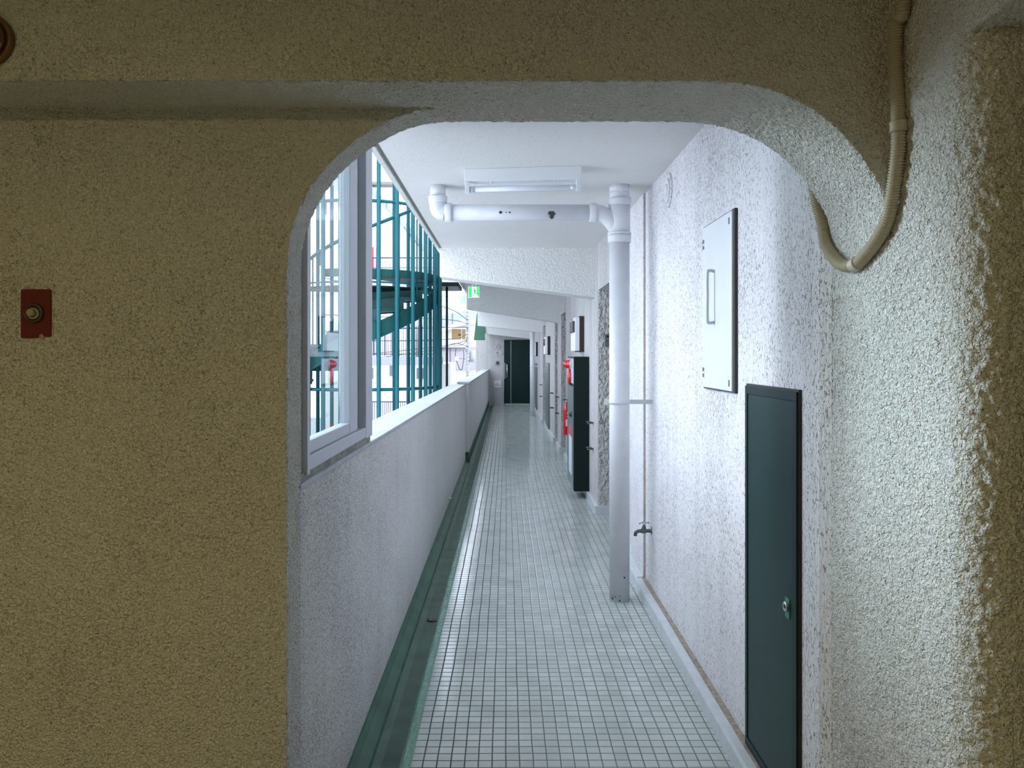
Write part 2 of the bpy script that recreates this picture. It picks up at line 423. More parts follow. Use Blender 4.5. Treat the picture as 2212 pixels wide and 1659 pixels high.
# path runs from far left, along the soffit, round the right fillet, down to the column
pL = [Vector((x, 0, ZS)) for x in [-3.2 + .05 * i for i in range(40)]]
soff_mid = [Vector((-1.22 + .0036 * i, 0, ZS)) for i in range(int((.46 + 1.22) / .0036))]
pR = smooth2(right_c, .0036)
pathA = pL + [p for p in soff_mid if p.x > pL[-1].x + .003] + pR + [Vector((XR, 0, 1.60))]
f_, b_ = reveal(pathA, YB0, YB1)
def cap(front, y, extra):
    o = len(mb.v); mb.v += [Vector((x, y, z)) for x, z in extra]
    mb.f.append(front + [o + i for i in range(len(extra))]); mb.smooth.append(False)
cap(f_, YB0, [(1.1, 1.60), (1.1, 2.9), (-3.2, 2.9)])
cap(b_, YB1, [(1.1, 1.60), (1.1, 2.9), (-3.2, 2.9)])
pB = [Vector((XL, 0, z)) for z in [.0 + .0045 * i for i in range(int(1.62 / .0045))]] + smooth2(left_c, .0036) + [Vector((-.10, 0, ZS + .012))]
fB, bB = reveal([p for p in pB], YW, YB1)
# left wall: back/front faces
o = len(mb.v); mb.v += [Vector(v) for v in [(-3.2, YW, 2.2), (-3.2, YW, 0.0)]]
mb.f.append(fB + [o, o + 1]); mb.smooth.append(False)
o = len(mb.v); mb.v += [Vector(v) for v in [(-3.2, YB1, 2.2), (-3.2, YB1, 0.0)]]
mb.f.append(bB + [o, o + 1]); mb.smooth.append(False)
wall_front = struct('wall_front', mb, M['stucco_hall'], normals=False)
wall_front.data.materials.append(M['stucco_reveal'])
for p in wall_front.data.polygons:
    if p.use_smooth: p.material_index = 1

# --- right hand column with a rounded corner, continuing into the reveal
mb = MB()
prof = [(3.0, 1.45)] + [(2.9 - .1 * i, 1.45) for i in range(17)]
x = 1.28
while x > XR + .085: prof.append((x, 1.45)); x -= .0055
for i in range(0, 26):
    t = (i / 25) * math.pi / 2
    prof.append((XR + .08 - .08 * math.sin(t), 1.45 + .08 - .08 * math.cos(t)))
y = 1.537
while y < YB1: prof.append((XR, y)); y += .0055
prof.append((XR, YB1 + .005))
nz_ = int(2.62 / .0055); n = len(prof)
for j in range(nz_ + 1):
    z = 2.62 * j / nz_
    for i, (x, y) in enumerate(prof):
        a = prof[max(i-1, 0)]; b = prof[min(i+1, n-1)]
        d = Vector((b[0] - a[0], b[1] - a[1], 0)).normalized(); nn = Vector((-d.y, d.x, 0))
        q = Vector((x, y, z)); wv = .005 * noise.noise(q * 6)
        k = rough_n(q, .0060, 85) + wv
        mb.v.append(q - nn * (-k))
for j in range(nz_):
    for i in range(n - 1):
        a = j * n + i; mb.f.append([a, a + 1, a + n + 1, a + n]); mb.smooth.append(True)
struct('wall_near_right', mb, M['stucco_hall'], normals=False)
struct('trim_overhead_beam', MB().box(XR + .002, 3.0, -3.0, 1.535, 2.07, 2.62), M['stucco_hall'])
# lift hall the camera stands in
struct('wall_hall_left', MB().box(-3.3, -3.2, -3.0, YW, 0, 2.7), M['room_wall'])
struct('wall_hall_back', MB().box(-3.3, 3.1, -3.1, -3.0, 0, 2.7), M['room_wall'])
struct('wall_hall_right', MB().box(3.0, 3.1, -3.0, 1.5, 0, 2.7), M['room_wall'])
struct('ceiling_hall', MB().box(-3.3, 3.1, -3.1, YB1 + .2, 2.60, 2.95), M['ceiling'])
struct('floor_hall', MB().box(-3.3, 3.1, -3.1, YW - .01, -.15, 0), M['tiles'])

# --- corridor floor, gutter
struct('floor', MB().box(-.337, 1.6, YW - .01, 22.4, -.15, 0), M['tiles'])
struct('trim_gutter_kerb', MB().prism([(-.337,-.1),(-.337,.003),(-.345,.007),(-.366,.007),(-.376,.002),(-.382,-.014),(-.384,-.1)], YW - .01, 22.4), M['kerb'])
struct('floor_gutter', MB().prism([(-.384,-.15),(-.384,-.055),(-.46,-.060),(-.492,-.055),(-.56,-.03),(-.56,-.15)], YW - .01, 22.4), M['green_gutter'])
struct('trim_gutter_upstand', MB().prism([(-.57,-.06),(-.492,-.055),(-.500,-.045),(-.535,-.02),(-.552,.0),(-.57,.0)], YW - .01, 10.5), M['green_gutter2'])
# --- parapet (falls slightly towards the far end)
def par_z(y): return 1.078 - (y - 2.088) * (.055 / 8.4)
mb = MB()
y0, y1 = YB1, 10.5
mb.add([(-.56,y0,-.0),(-.74,y0,-.15),(-.74,y0,par_z(y0)),(-.56,y0,par_z(y0)),(-.56,y1,-.0),(-.74,y1,-.15),(-.74,y1,par_z(y1)),(-.56,y1,par_z(y1))],
       [(0,1,2,3),(7,6,5,4),(0,3,7,4),(1,5,6,2),(2,6,7,3),(0,4,5,1)])
struct('wall_left', mb, M['parapet'])
mb = MB()
mb.add([(-.558,y0,par_z(y0)),(-.745,y0,par_z(y0)),(-.745,y0,par_z(y0)+.02),(-.558,y0,par_z(y0)+.018),(-.558,y1,par_z(y1)),(-.745,y1,par_z(y1)),(-.745,y1,par_z(y1)+.02),(-.558,y1,par_z(y1)+.018)],
       [(0,1,2,3),(7,6,5,4),(0,3,7,4),(1,5,6,2),(2,6,7,3),(0,4,5,1)])
struct('trim_parapet_coping', mb, M['cap'], bevel=.004)
# second, thicker part of the parapet
mb = MB()
y0, y1 = 10.5, 22.3
mb.add([(-.516,y0,.11),(-.66,y0,.0),(-.66,y0,1.045),(-.516,y0,1.045),(-.516,y1,.11),(-.66,y1,-.1),(-.66,y1,.985),(-.516,y1,.985)],
       [(0,1,2,3),(7,6,5,4),(0,3,7,4),(1,5,6,2),(2,6,7,3),(0,4,5,1)])
struct('wall_left_far', mb, M['parapet'])
mb = MB()
mb.add([(-.500,y0-.03,1.045),(-.675,y0-.03,1.045),(-.675,y0-.03,1.075),(-.500,y0-.03,1.070),(-.500,y1,.985),(-.675,y1,.985),(-.675,y1,1.012),(-.500,y1,1.010)],
       [(0,1,2,3),(7,6,5,4),(0,3,7,4),(1,5,6,2),(2,6,7,3),(0,4,5,1)])
struct('trim_far_coping', mb, M['cap'], bevel=.004)
struct('trim_far_upstand', MB().box(-.62, -.512, 10.5, 22.3, -.1, .11), M['green_gutter2'])

# --- right wall in segments with door alcoves
def seg(name, x, y0, y1, mat, z0=0, z1=2.5, far='wall_rough'):
    o = struct(name, MB().box(x, 1.7, y0, y1, z0, z1), M[mat])
    return o
segs = [(.86, YB1 + .006, 4.76), (.850, 4.775, 5.45), (.830, 6.98, 10.75), (.805, 11.36, 12.1), (.795, 12.67, 15.6), (.765, 16.2, 22.4)]
for i, (x, a, b) in enumerate(segs):
    if i == 0:
        struct('wall_right', MB().prism([(.885, YB1 + .004), (.866, 2.13), (.86, 2.20), (.86, 4.76), (1.7, 4.76), (1.7, YB1 + .004)], 0, 2.5, 'Z'), M['wall_flaky'])
    else:
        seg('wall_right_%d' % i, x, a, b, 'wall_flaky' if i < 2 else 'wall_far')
struct('trim_wall_joint', MB().box(.856, 1.0, 4.755, 4.78, 0, 2.46), plain('stained_joint_filler', (.42, .33, .29), .9, grime=.4, gscale=20))
alc = [(5.45, 6.98), (10.75, 11.36), (12.1, 12.67), (15.6, 16.2)]
ax_ = [(.85, .83), (.83, .805), (.805, .795), (.795, .765)]
for i, ((a, b), (x0, x1)) in enumerate(zip(alc, ax_)):
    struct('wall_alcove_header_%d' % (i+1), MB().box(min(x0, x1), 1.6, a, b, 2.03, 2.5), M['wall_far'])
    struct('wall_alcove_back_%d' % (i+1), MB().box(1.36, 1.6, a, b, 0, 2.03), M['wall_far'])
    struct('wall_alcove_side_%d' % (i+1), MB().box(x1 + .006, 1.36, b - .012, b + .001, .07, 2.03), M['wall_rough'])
    d = struct_root('door_%d' % (i+1), (1.34, (a + b) / 2, 0))
    w = min(.9, b - a - .04); c = (a + b) / 2
    MB().box(1.31, 1.355, c - w/2, c + w/2, .02, 1.98).build('door_leaf', M['green_metal'], d, bevel=.003)
    MB().box(1.29, 1.31, c - w/2 + .06, c - w/2 + .09, .95, 1.12).build('door_handle', M['chrome'], d)
# skirting
for i, (x, a, b) in enumerate(segs):
    if i == 0: a = 2.0
    nm = 'baseboard_right' if i == 0 else 'baseboard_right_%d' % i
    x0 = x - (.062 if i < 1 else (.045 if i == 1 else .028)); h = .066 if i < 2 else .075
    poly = [(x0, 0), (x0, h - .008), (x0 + .008, h), (1.38 if i > 1 else .9, h + .004), (1.38 if i > 1 else .9, 0)]
    if i > 1: poly = [(x0, 0), (x0, h - .006), (x0 + .006, h), (x + .05, h), (x + .05, 0)]
    struct(nm, MB().prism(poly, a, b), M['skirting'])
    if i > 1: struct('baseboard_return_%d' % i, MB().box(x0, 1.36, a - .035, a + .002, 0, h), M['skirting'])
struct('trim_rusty_ledge', MB().box(.836, .861, 2.1, 4.75, .064, .0715), plain('rusty_dusty_plaster', (.44, .37, .31), .9, grime=.5, gscale=45))

# --- ceiling and cantilever beams
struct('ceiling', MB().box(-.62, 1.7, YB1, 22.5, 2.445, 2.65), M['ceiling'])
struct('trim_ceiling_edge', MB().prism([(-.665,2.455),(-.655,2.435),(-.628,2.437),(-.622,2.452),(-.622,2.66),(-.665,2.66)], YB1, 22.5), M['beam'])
struct('trim_drip_groove', MB().box(-.621, -.606, YB1, 22.5, 2.4435, 2.446), M['bracket'])
for i, (y, x0, zl, x1, zr) in enumerate([(7.19, -.624, 2.173, .836, 1.978), (11.8, -.614, 2.149, .82, 1.932), (16.5, -.62, 2.06, .80, 1.915), (21.3, -.60, 2.025, .78, 1.86)]):
    yb = y + (.30 if i < 3 else .9)
    # bottom rises gently, left end cut square
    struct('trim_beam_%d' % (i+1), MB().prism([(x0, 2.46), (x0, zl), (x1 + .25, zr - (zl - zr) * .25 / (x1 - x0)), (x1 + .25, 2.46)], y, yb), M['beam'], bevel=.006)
# --- end wall and its door
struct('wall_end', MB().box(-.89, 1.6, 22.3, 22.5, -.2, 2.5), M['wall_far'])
d = struct_root('door_5', (.33, 22.29, 0))
x0, x1 = -.067, .80; zt = 1.86
MB().box(x0, x1, 22.26, 22.32, 0, zt).build('door_frame', M['green_dark'], d)
MB().box(x0 + .03, x1 - .03, 22.235, 22.262, .02, zt - .02).build('door_leaf', M['green_metal'], d)
MB().box(.120, .134, 22.228, 22.238, .02, zt - .02).build('inlay_strip', M['silver'], d)
MB().box(x0 + .02, x1, 22.22, 22.26, 0, .022).build('door_threshold', M['silver'], d)
hb = MB(); hb.tube([(.02, 22.23, .76), (.02, 22.18, .77), (.02, 22.175, .95), (.02, 22.18, 1.15), (.02, 22.23, 1.16)], .018, 10)
hb.build('door_handle', M['chrome'], d)
MB().box(-.055, -.035, 22.225, 22.24, .74, 1.20).build('lock_plate', M['silver'], d)
# ground outside, exterior mass of our own building
g = struct('ground', MB().box(-60, 40, 3, 90, -6.2, -6.0), M['asphalt'])
struct('wall_building_above', MB().box(-.62, 3.3, 2.2, 22.6, 2.66, 9.0), M['white_wall'])
struct('wall_added_blocker', MB().box(-17, -9.0, 12.9, 33.5, -6.0, 9.5), M['grey_wall'])  # added unseen block, keeps low left light off the far corridor
struct('wall_building_below', MB().box(-.70, 3.0, 2.2, 22.5, -6.0, -.16), M['white_wall'])

# ================================================================== WINDOW in the side wall
struct('wall_window_jamb', MB().box(-.74, -.572, YB1 - .002, 2.150, 1.05, 2.46), M['stucco_hall'])
w = struct_root('window_1', (-.60, 2.65, 1.10))
f = MB()
f.box(-.640, -.560, 2.178, 3.062, 1.118, 1.158)      # bottom rail of the outer frame
f.box(-.640, -.560, 2.178, 3.062, 2.405, 2.444)
f.box(-.642, -.556, 2.150, 2.179, 1.110, 2.444)
f.box(-.642, -.558, 3.060, 3.200, 1.112, 2.444)
f.build('window_frame', M['alu_light'], w, bevel=.003)
f = MB()
f.box(-.612, -.572, 2.180, 2.225, 1.159, 2.40)
f.box(-.612, -.572, 2.815, 2.955, 1.159, 2.40)
f.box(-.611, -.573, 2.226, 2.814, 1.159, 1.198)
f.box(-.611, -.573, 2.226, 2.814, 2.36, 2.40)
f.build('window_sash', M['alu_light'], w, bevel=.003)
MB().box(-.625, -.590, 2.956, 3.059, 1.159, 2.40).build('window_channel', M['alu'], w)
MB().box(-.591, -.584, 3.010, 3.03, 1.160, 2.40).build('window_gasket', M['gasket'], w)
MB().box(-.594, -.590, 2.225, 2.815, 1.198, 2.36).build('window_glass', M['glass'], w)
struct('trim_window_sill', MB().box(-.735, -.566, 2.10, 3.195, 1.085, 1.119), plain('dirty_grey_sill', (.38, .36, .33), .8, grime=.6, gscale=16))

# ================================================================== THINGS ON THE NEAR WALLS
# red call plate
cx_, cz_ = -1.201, 1.5535; yf = YW - .004
t = thing('call_button_plate', 'dark red upright wall plate with a round push button, chipped at the bottom', 'push button', (cx_, YW, cz_ - .062))
poly = [(-.037,.0),(-.009+.0,.0),(.006,.001),(.008,.006),(.012,.010),(.018,.009),(.022,.003),(.035,.003),(.038,.006),(.038,.122),(.035,.124),(-.036,.124),(-.038,.121),(-.038,.002)]
MB().prism([(cx_ + a, cz_ - .062 + b) for a, b in poly], YW - .006, YW + .002).build('plate', M['red_dark'], t, bevel=.001)
mbb = MB(); c = Vector((cx_ - .003, YW - .006, cz_ + .001))
mbb.lathe(c, (0, -1, 0), [(0, .0255), (.006, .0255), (.0085, .0235), (.0085, .0185), (.002, .0165), (.002, .001)], 32)
mbb.build('button_ring', M['brown_ring'], t)
mbb = MB(); mbb.lathe(c + Vector((.001, 0, -.001)), (0, -1, 0), [(.002, .0150), (.009, .0145), (.010, .0105), (.004, .0100), (.004, .0010)], 28)
mbb.build('button_collar', M['cream_plastic'], t)
mbb = MB(); mbb.lathe(c + Vector((-.002, 0, .001)), (0, -1, 0), [(.004, .0098), (.016, .0095), (.018, .008), (.016, .005), (.0155, .0005)], 28)
mbb.build('push_button', M['cream_plastic'], t)
for k in range(3):
    MB().lathe((cx_ - .011 + .0105 * k, YW - .006, cz_ + .046), (0, -1, 0), [(0, .0018), (.0015, .0012)], 10).build('indicator_dot', M['brown_ring'], t)
MB().lathe((cx_ + .0145, YW - .001, cz_ - .058), (0, -1, 0), [(0, .007), (.004, .0065), (.004, .0045), (.001, .004)], 20).build('screw_cap', M['cream_plastic'], t)
# amber round lamp, cut by the left picture edge
t = thing('round_wall_lamp', 'round dark amber domed lamp on the beam face at top left', 'lamp', (-1.196, YB0, 2.112))
c = Vector((-1.196, YB0 + .002, 2.174))
MB().lathe(c, (0, -1, 0), [(0, .060), (.010, .062), (.016, .060), (.018, .052), (.012, .050)], 40).build('lamp_base', plain('brown_bakelite', (.16, .075, .02), .35), t)
MB().lathe(c, (0, -1, 0), [(.010, .050), (.026, .047), (.036, .038), (.043, .022), (.045, .002)], 40).build('lamp_lens', M['amber'], t)
# ceiling lamp in the hall behind the camera (source of the warm light)
t = thing('hall_ceiling_lamp', 'round warm ceiling lamp of the lift hall', 'lamp', (-1.15, -.75, 2.52))
MB().lathe((-1.15, -.75, 2.60), (0, 0, -1), [(0, .24), (.05, .24), (.06, .22)], 40).build('lamp_housing', M['white_metal'], t)
MB().lathe((-1.15, -.75, 2.545), (0, 0, -1), [(0, .21), (.012, .20), (.02, .16)], 40).build('lamp_diffuser', M['hall_glow'], t)

# corrugated conduit
cpx = [(1951,-90),(1951,0),(1939,30),(1933,93),(1933.6,149),(1939,224),(1941,273),(1941,310),(1937,355),(1928,422),(1917,475),(1894,519),(1868,553),(1847.6,572),(1823,573.6),(1801,557),(1784,527),(1776.6,486)]
pts = []
for (u, v_) in cpx:
    Y = .868 * F / (u - CX); pts.append(P(u, v_, Y))
pts[0].z = 2.58
last = pts[-1]
pts[-1].y = max(pts[-1].y, 2.105)
pts += [Vector((.852, 2.125, 1.90)), Vector((.845, 2.135, 2.05)), Vector((.84, 2.14, 2.40))]
path = resample(catmull(pts, 24), .00125)
rad = [.0146 + .0016 * (1, .6, -1, -1, .6)[i % 5] for i in range(len(path))]
t = thing('corrugated_conduit', 'beige corrugated conduit hanging down the corner in a hook shape', 'conduit', path[-1] * 1.0)
t.location = (path[0].x, path[0].y, 1.63)
m_ = MB().tube(path, .0135, 14, radii=rad); m_.build('hose', M['conduit'], t)
def near_idx(p):
    return min(range(len(path)), key=lambda i: (path[i] - p).length)
for (u, v_, half, rr) in [(1941, 275, .012, .0180), (1850, 572, .013, .0172)]:
    i = near_idx(P(u, v_, .868 * F / (u - CX))); k = int(half / .00125)
    pp = path[i - k:i + k + 1]
    rr_ = [rr + (.0012 if (j < 3 or j > len(pp) - 4) else 0) for j in range(len(pp))]
    MB().tube(pp, rr, 18, radii=rr_).build('coupling', M['conduit_joint'], t)
q = P(1858, 553, 1.86)
MB().lathe((.884, q.y, q.z), (-1, 0, 0), [(0, .006), (.016, .006), (.02, .004)], 14).build('saddle_clip', M['chrome'], t)

# white electrical cover panel with handle
Xp = .84
yl, yr = 3.295, 2.871; zt, zb = 1.988, 1.310
t = thing('cover_panel', 'tall white panel with a bar handle, high on the right wall', 'panel', (.86, 3.08, zb))
MB().box(Xp, .862, yr, yl, zb, zt).build('panel_door', M['white_panel'], t, bevel=.003)
MB().box(.848, .866, yr - .012, yl + .01, zb - .006, zt + .006).build('panel_frame', M['chip'], t)
yh = 3.114; z1, z0 = 1.790, 1.575
hb = MB(); hb.tube(catmull([(Xp + .002, yh, z1 - .004), (Xp - .018, yh, z1 - .002), (Xp - .026, yh, z1 - .016), (Xp - .026, yh, (z0+z1)/2), (Xp - .026, yh, z0 + .016), (Xp - .018, yh, z0 + .002), (Xp + .002, yh, z0 + .004)], 6), .0065, 12)
hb.build('panel_handle', M['alu_light'], t)
for (yy, zz) in [(yr + .03, zt - .035), (yr + .03, zb + .03)]:
    MB().box(Xp - .002, Xp + .001, yy - .006, yy + .006, zz - .012, zz + .012).build('hinge_tab', M['steel_grey'], t)
for zz in (zt - .085, zt - .06, zb + .05, zb + .075):
    MB().box(Xp - .002, Xp + .001, yl - .028, yl - .006, zz - .008, zz + .008).build('hinge_tab', M['steel_grey'], t)
# dark green tall meter door
yn, yf2 = 2.243, 2.725; Xg = .845
t = thing('meter_door', 'tall dark green steel wall cabinet nearest the arch, with small lock', 'cabinet', (.86, 2.48, .07))
fr = MB(); zt, zb = 1.339, .0725
fr.box(Xg, .862, yn, yf2, zt - .028, zt); fr.box(Xg, .862, yn, yf2, zb, zb + .03)
fr.box(Xg, .862, yn, yn + .035, zb + .03, zt - .028); fr.box(Xg, .862, yf2 - .022, yf2, zb + .03, zt - .028)
fr.build('cabinet_frame', M['green_metal'], t, bevel=.0015)
MB().box(Xg + .003, .860, yn + .037, yf2 - .024, zb + .032, zt - .030).build('cabinet_door', plain('dark_green_door_leaf', (.008, .036, .034), .42, spec=.22, grime=.1), t, bevel=.001)
MB().box(Xg + .006, .8655, yn - .005, yf2 + .004, zb, zt + .007).build('cabinet_backing', M['black'], t)
yk, zk = 2.316, .686
MB().box(Xg, Xg + .004, yk - .017, yk + .017, zk - .030, zk + .030).build('lock_plate', M['green_bright'], t)
lk = MB(); lk.lathe((Xg, yk, zk + .004), (-1, 0, 0), [(0, .0155), (.006, .0155), (.009, .013), (.009, .006), (.006, .005)], 28); lk.build('lock_cylinder', M['chrome'], t)
MB().box(Xg - .0095, Xg - .006, yk - .002, yk + .002, zk - .001, zk + .010).build('keyhole', M['black'], t)
# vent cap ring
yc = 4.07; zc = 2.317
t = thing('vent_cover', 'round louvred white vent cover under the ceiling on the right wall', 'vent', (.86, yc, zc - .09))
MB().lathe((.862, yc, zc), (-1, 0, 0), [(0, .092), (.010, .092), (.013, .086), (.008, .080), (.008, .001)], 48).build('rim', M['wall_flaky'], t)
MB().lathe((.855, yc, zc), (-1, 0, 0), [(0, .062), (.010, .062), (.013, .056), (.008, .050), (.008, .001)], 40).build('inner_ring', M['white_metal'], t)
MB().lathe((.850, yc, zc), (-1, 0, 0), [(0, .034), (.010, .032), (.012, .020), (.012, .001)], 32).build('cap', M['white_metal'], t)
# tap
yt, zt_ = 4.56, .402
t = thing('water_tap', 'small old metal tap low on the right wall beside the drain pipe', 'tap', (.86, yt, zt_ - .03))
b_ = MB(); b_.lathe((.862, yt, zt_), (-1, 0, 0), [(0, .024), (.004, .024), (.006, .012), (.030, .010), (.034, .014), (.060, .0150), (.066, .012)], 20)
b_.tube(catmull([(.806, yt, zt_), (.786, yt, zt_ - .001), (.768, yt, zt_ - .010), (.763, yt, zt_ - .030)], 6), .0105, 12)
b_.lathe((.815, yt, zt_ + .008), (0, 0, 1), [(0, .012), (.010, .013), (.018, .011), (.022, .007), (.028, .006)], 16)
b_.build('tap_body', M['dull_metal'], t)
b_ = MB(); b_.tube([(.786, yt - .004, zt_ + .044), (.800, yt, zt_ + .049), (.815, yt, zt_ + .046), (.832, yt + .002, zt_ + .049), (.846, yt + .006, zt_ + .046)], .0045, 8, radii=[.006, .004, .006, .004, .006])
b_.tube([(.815, yt - .028, zt_ + .047), (.815, yt + .028, zt_ + .047)], .0042, 8)
b_.build('tap_handle', M['chrome'], t)

# ------------------------------------------------------------------ drain stack
xs, ys = .667, 4.54
t = thing('drain_pipe', 'large white painted drain pipe on the right, with ceiling branch', 'pipe', (xs, ys, 0))
MB().tube([(xs, ys, 0), (xs, ys, 2.115)], .0595, 32).build('main_pipe', M['pvc'], t)
MB().tube([(xs, ys, 2.40), (xs, ys, 2.446)], .0595, 32).build('upper_pipe', M['pvc'], t)
MB().tube([(xs, ys, 2.33), (xs, ys, 2.447)], .0590, 32).build('ceiling_stub', M['pvc'], t)
zp = 2.286
wy = MB()
wy.tube([(xs, ys, 2.14), (xs, ys, 2.350)], .0625, 32)
arm = catmull([(xs - .175, ys, zp), (xs - .13, ys, zp), (xs - .07, ys, zp - .028), (xs - .01, ys, zp - .10)], 8)
wy.tube(arm, .048, 28)
wy.build('wye_fitting', M['pvc'], t)
rg = MB()
rg.lathe((xs, ys, 2.105), (0, 0, 1), [(0, .0625), (.003, .0670), (.030, .0690), (.040, .0695), (.046, .066)], 36)
rg.build('socket', M['pvc'], t)
rg = MB(); rg.lathe((xs, ys, 2.153), (0, 0, 1), [(0, .0635), (.002, .0690), (.014, .0690), (.016, .0635)], 36); rg.build('socket', M['pvc'], t)
rg = MB(); rg.lathe((xs, ys, 2.325), (0, 0, 1), [(0, .0635), (.010, .068), (.028, .0695), (.042, .0695), (.046, .0600)], 36); rg.build('socket', M['pvc'], t)
xe = -.405
MB().tube([(xe + .06, ys, zp), (xs - .17, ys, zp)], .0465, 28).build('branch_pipe', M['pvc'], t)
for xx in (xe + .045, xs - .175):
    rg = MB(); rg.lathe((xx - .004, ys, zp), (1, 0, 0), [(0, .050), (.003, .0555), (.030, .0565), (.042, .0565), (.045, .048)], 32); rg.build('branch_socket', M['pvc'], t)
el = MB(); el.tube(catmull([(xe, ys, zp + .085), (xe, ys, zp + .045), (xe + .012, ys, zp + .010), (xe + .045, ys, zp)], 8), .0500, 28); el.build('elbow', M['pvc'], t)
rg = MB(); rg.lathe((xe, ys, zp + .055), (0, 0, 1), [(0, .049), (.004, .0545), (.030, .0555), (.040, .0555), (.043, .046)], 32); rg.build('elbow_socket', M['pvc'], t)
MB().tube([(xe, ys, zp + .085), (xe, ys, 2.447)], .0455, 28).build('branch_stub', M['pvc'], t)
# paint chips on the branch and the foot
def chip(parent, u, v_, Y, poly, s):
    m_ = MB(); c = P(u, v_, Y)
    pl = [(c.x + a * s, c.z + b * s) for a, b in poly]
    m_.prism(pl, Y - .002, Y + .03); m_.build('paint_chip', M['chip'], parent)
star = [(-1,.5),(-.6,.9),(.0,.8),(.5,.9),(.7,.35),(1.1,.3),(.6,-.1),(.4,-.8),(-.1,-1),(-.6,-.6),(-.4,-.1),(-.9,.1)]
blob = [(-1,0),(-.5,.8),(.3,.9),(1,.3),(.7,-.6),(-.2,-.8)]
chip(t, 1192.5, 463.5, ys - .0462, star, .023)
chip(t, 1081, 459, ys - .0462, blob, .010)
chip(t, 1093, 459, ys - .0462, blob, .004); chip(t, 1101, 459, ys - .0462, blob, .006)
chip(t, 1348.8, 1248, ys - .0575, blob, .0058); chip(t, 1338.6, 1298, ys - .0598, blob, .0055)
chip(t, 1338, 1288, ys - .0598, blob, .0030); chip(t, 1323, 1294, ys - .0575, blob, .0045); chip(t, 1330, 1290, ys - .059, blob, .002)
# clamp and wall bracket
zc = H - (868 - CY) * ys / F
cl = MB(); cl.lathe((xs, ys, zc - .014), (0, 0, 1), [(0, .0600), (.0005, .0635), (.0275, .0635), (.028, .0600)], 36)
cl.box(xs - .088, xs - .058, ys - .004, ys + .004, zc - .018, zc + .018)
cl.build('pipe_clamp', M['pvc'], t)
br = MB(); br.box(xs + .058, .862, ys - .003, ys + .003, zc - .013, zc + .013); br.build('clamp_bracket', M['skirting'], t)
# second, far drain pipe
t2 = thing('drain_pipe', 'thinner looking white drain pipe standing in front of the far door', 'pipe', (.605, 18.0, 0))
MB().tube([(.605, 18.0, 0), (.605, 18.0, 2.446)], .055, 24).build('main_pipe', M['pvc'], t2)
MB().lathe((.605, 18.0, 1.15), (0, 0, 1), [(0, .056), (.001, .060), (.03, .060), (.031, .056)], 24).build('pipe_clamp', M['pvc'], t2)
MB().box(.655, .77, 17.997, 18.003, 1.155, 1.18).build('clamp_bracket', M['pvc'], t2)

# ------------------------------------------------------------------ ceiling fluorescent fixture (slightly skewed)
t = thing('ceiling_light', 'white strip light fixture with an unlit tube on the corridor ceiling', 'light fixture', (.087, 4.2, 2.44))
ya = 4.13; xa, xb = -.226, .398
def sk(x): return -.0 + (x - xa) * .075          # skew: right end sits a little nearer... further along the corridor
hb = MB()
hb.add([(xa, ya + .0, 2.380), (xb, ya - .075, 2.374), (xb, ya + .045, 2.374), (xa, ya + .12, 2.380),
        (xa, ya + .0, 2.4452), (xb, ya - .075, 2.4452), (xb, ya + .045, 2.4452), (xa, ya + .12, 2.4452)],
       [(3,2,1,0),(4,5,6,7),(0,1,5,4),(1,2,6,5),(2,3,7,6),(3,0,4,7)])
hb.build('housing', M['white_metal'], t, bevel=.003)
def fy(x): return ya + .0 - (x - xa) * .075 / (xb - xa)
for xx in (xa + .004, xb - .028):
    y_ = fy(xx + .01)
    MB().box(xx, xx + .024, y_ + .004, y_ + .050, 2.318, 2.378).build('tube_holder', M['white_metal'], t, bevel=.003)
x0, x1 = xa + .026, xb - .026
def c_(x, dz=0): return (x, fy(x) + .028, 2.338 + dz)
MB().tube([c_(x0 + .02), c_(x1 - .02)], .0135, 20).build('tube', plain('unlit_tube_glass', (.80, .84, .92), .2), t)
for a, b in ((x0, x0 + .032), (x1 - .032, x1)):
    MB().tube([c_(a), c_(b)], .0142, 20).build('tube_cap', M['alu_light'], t)
for xx in (xa + .06, xa + .145, xb - .14):
    MB().lathe((xx, fy(xx) + .04, 2.380), (0, 0, -1), [(0, .008), (.006, .008), (.010, .004)], 14).build('screw', M['white_metal'], t)

# ------------------------------------------------------------------ hose cabinet with alarm lamp
X0, X1, Y0, Y1_ = .676, .829, 7.70, 8.47; zb, zt = .075, 1.424
t = thing('fire_hose_cabinet', 'tall dark green fire hose cabinet standing out from the right wall', 'cabinet', (.75, 8.08, zb))
MB().box(X0, X1, Y0, Y1_, zb, zt).build('cabinet_body', M['green_dark'], t, bevel=.004)
zd = 1.12
MB().box(X0 - .008, X0, Y0 + .02, Y1_ - .02, zb + .02, zd).build('cabinet_door', M['cabinet_front'], t, bevel=.003)
MB().box(X0 - .006, X0, Y0 + .02, Y1_ - .02, zd + .03, zt - .02).build('alarm_panel', M['alu'], t, bevel=.003)
la = MB(); la.lathe((X0 - .006, 8.02, 1.345), (-1, 0, 0), [(0, .052), (.022, .052), (.026, .046), (.050, .040), (.072, .026), (.082, .004)], 32)
la.build('alarm_lamp', M['red'], t)
la = MB(); la.lathe((X0 - .006, 8.02, 1.345), (-1, 0, 0), [(0, .056), (.014, .056), (.016, .050)], 32); la.build('lamp_collar', M['alu'], t)
bl = MB(); bl.lathe((X0 - .006, 8.05, 1.215), (-1, 0, 0), [(0, .082), (.016, .082), (.026, .070), (.030, .03), (.030, .001)], 40); bl.build('alarm_bell', M['red'], t)
lt = MB(); lt.lathe((X0 - .008, 7.90, .83), (-1, 0, 0), [(0, .032), (.006, .032), (.010, .02), (.024, .016), (.026, .002)], 24); lt.build('door_latch', M['black'], t)
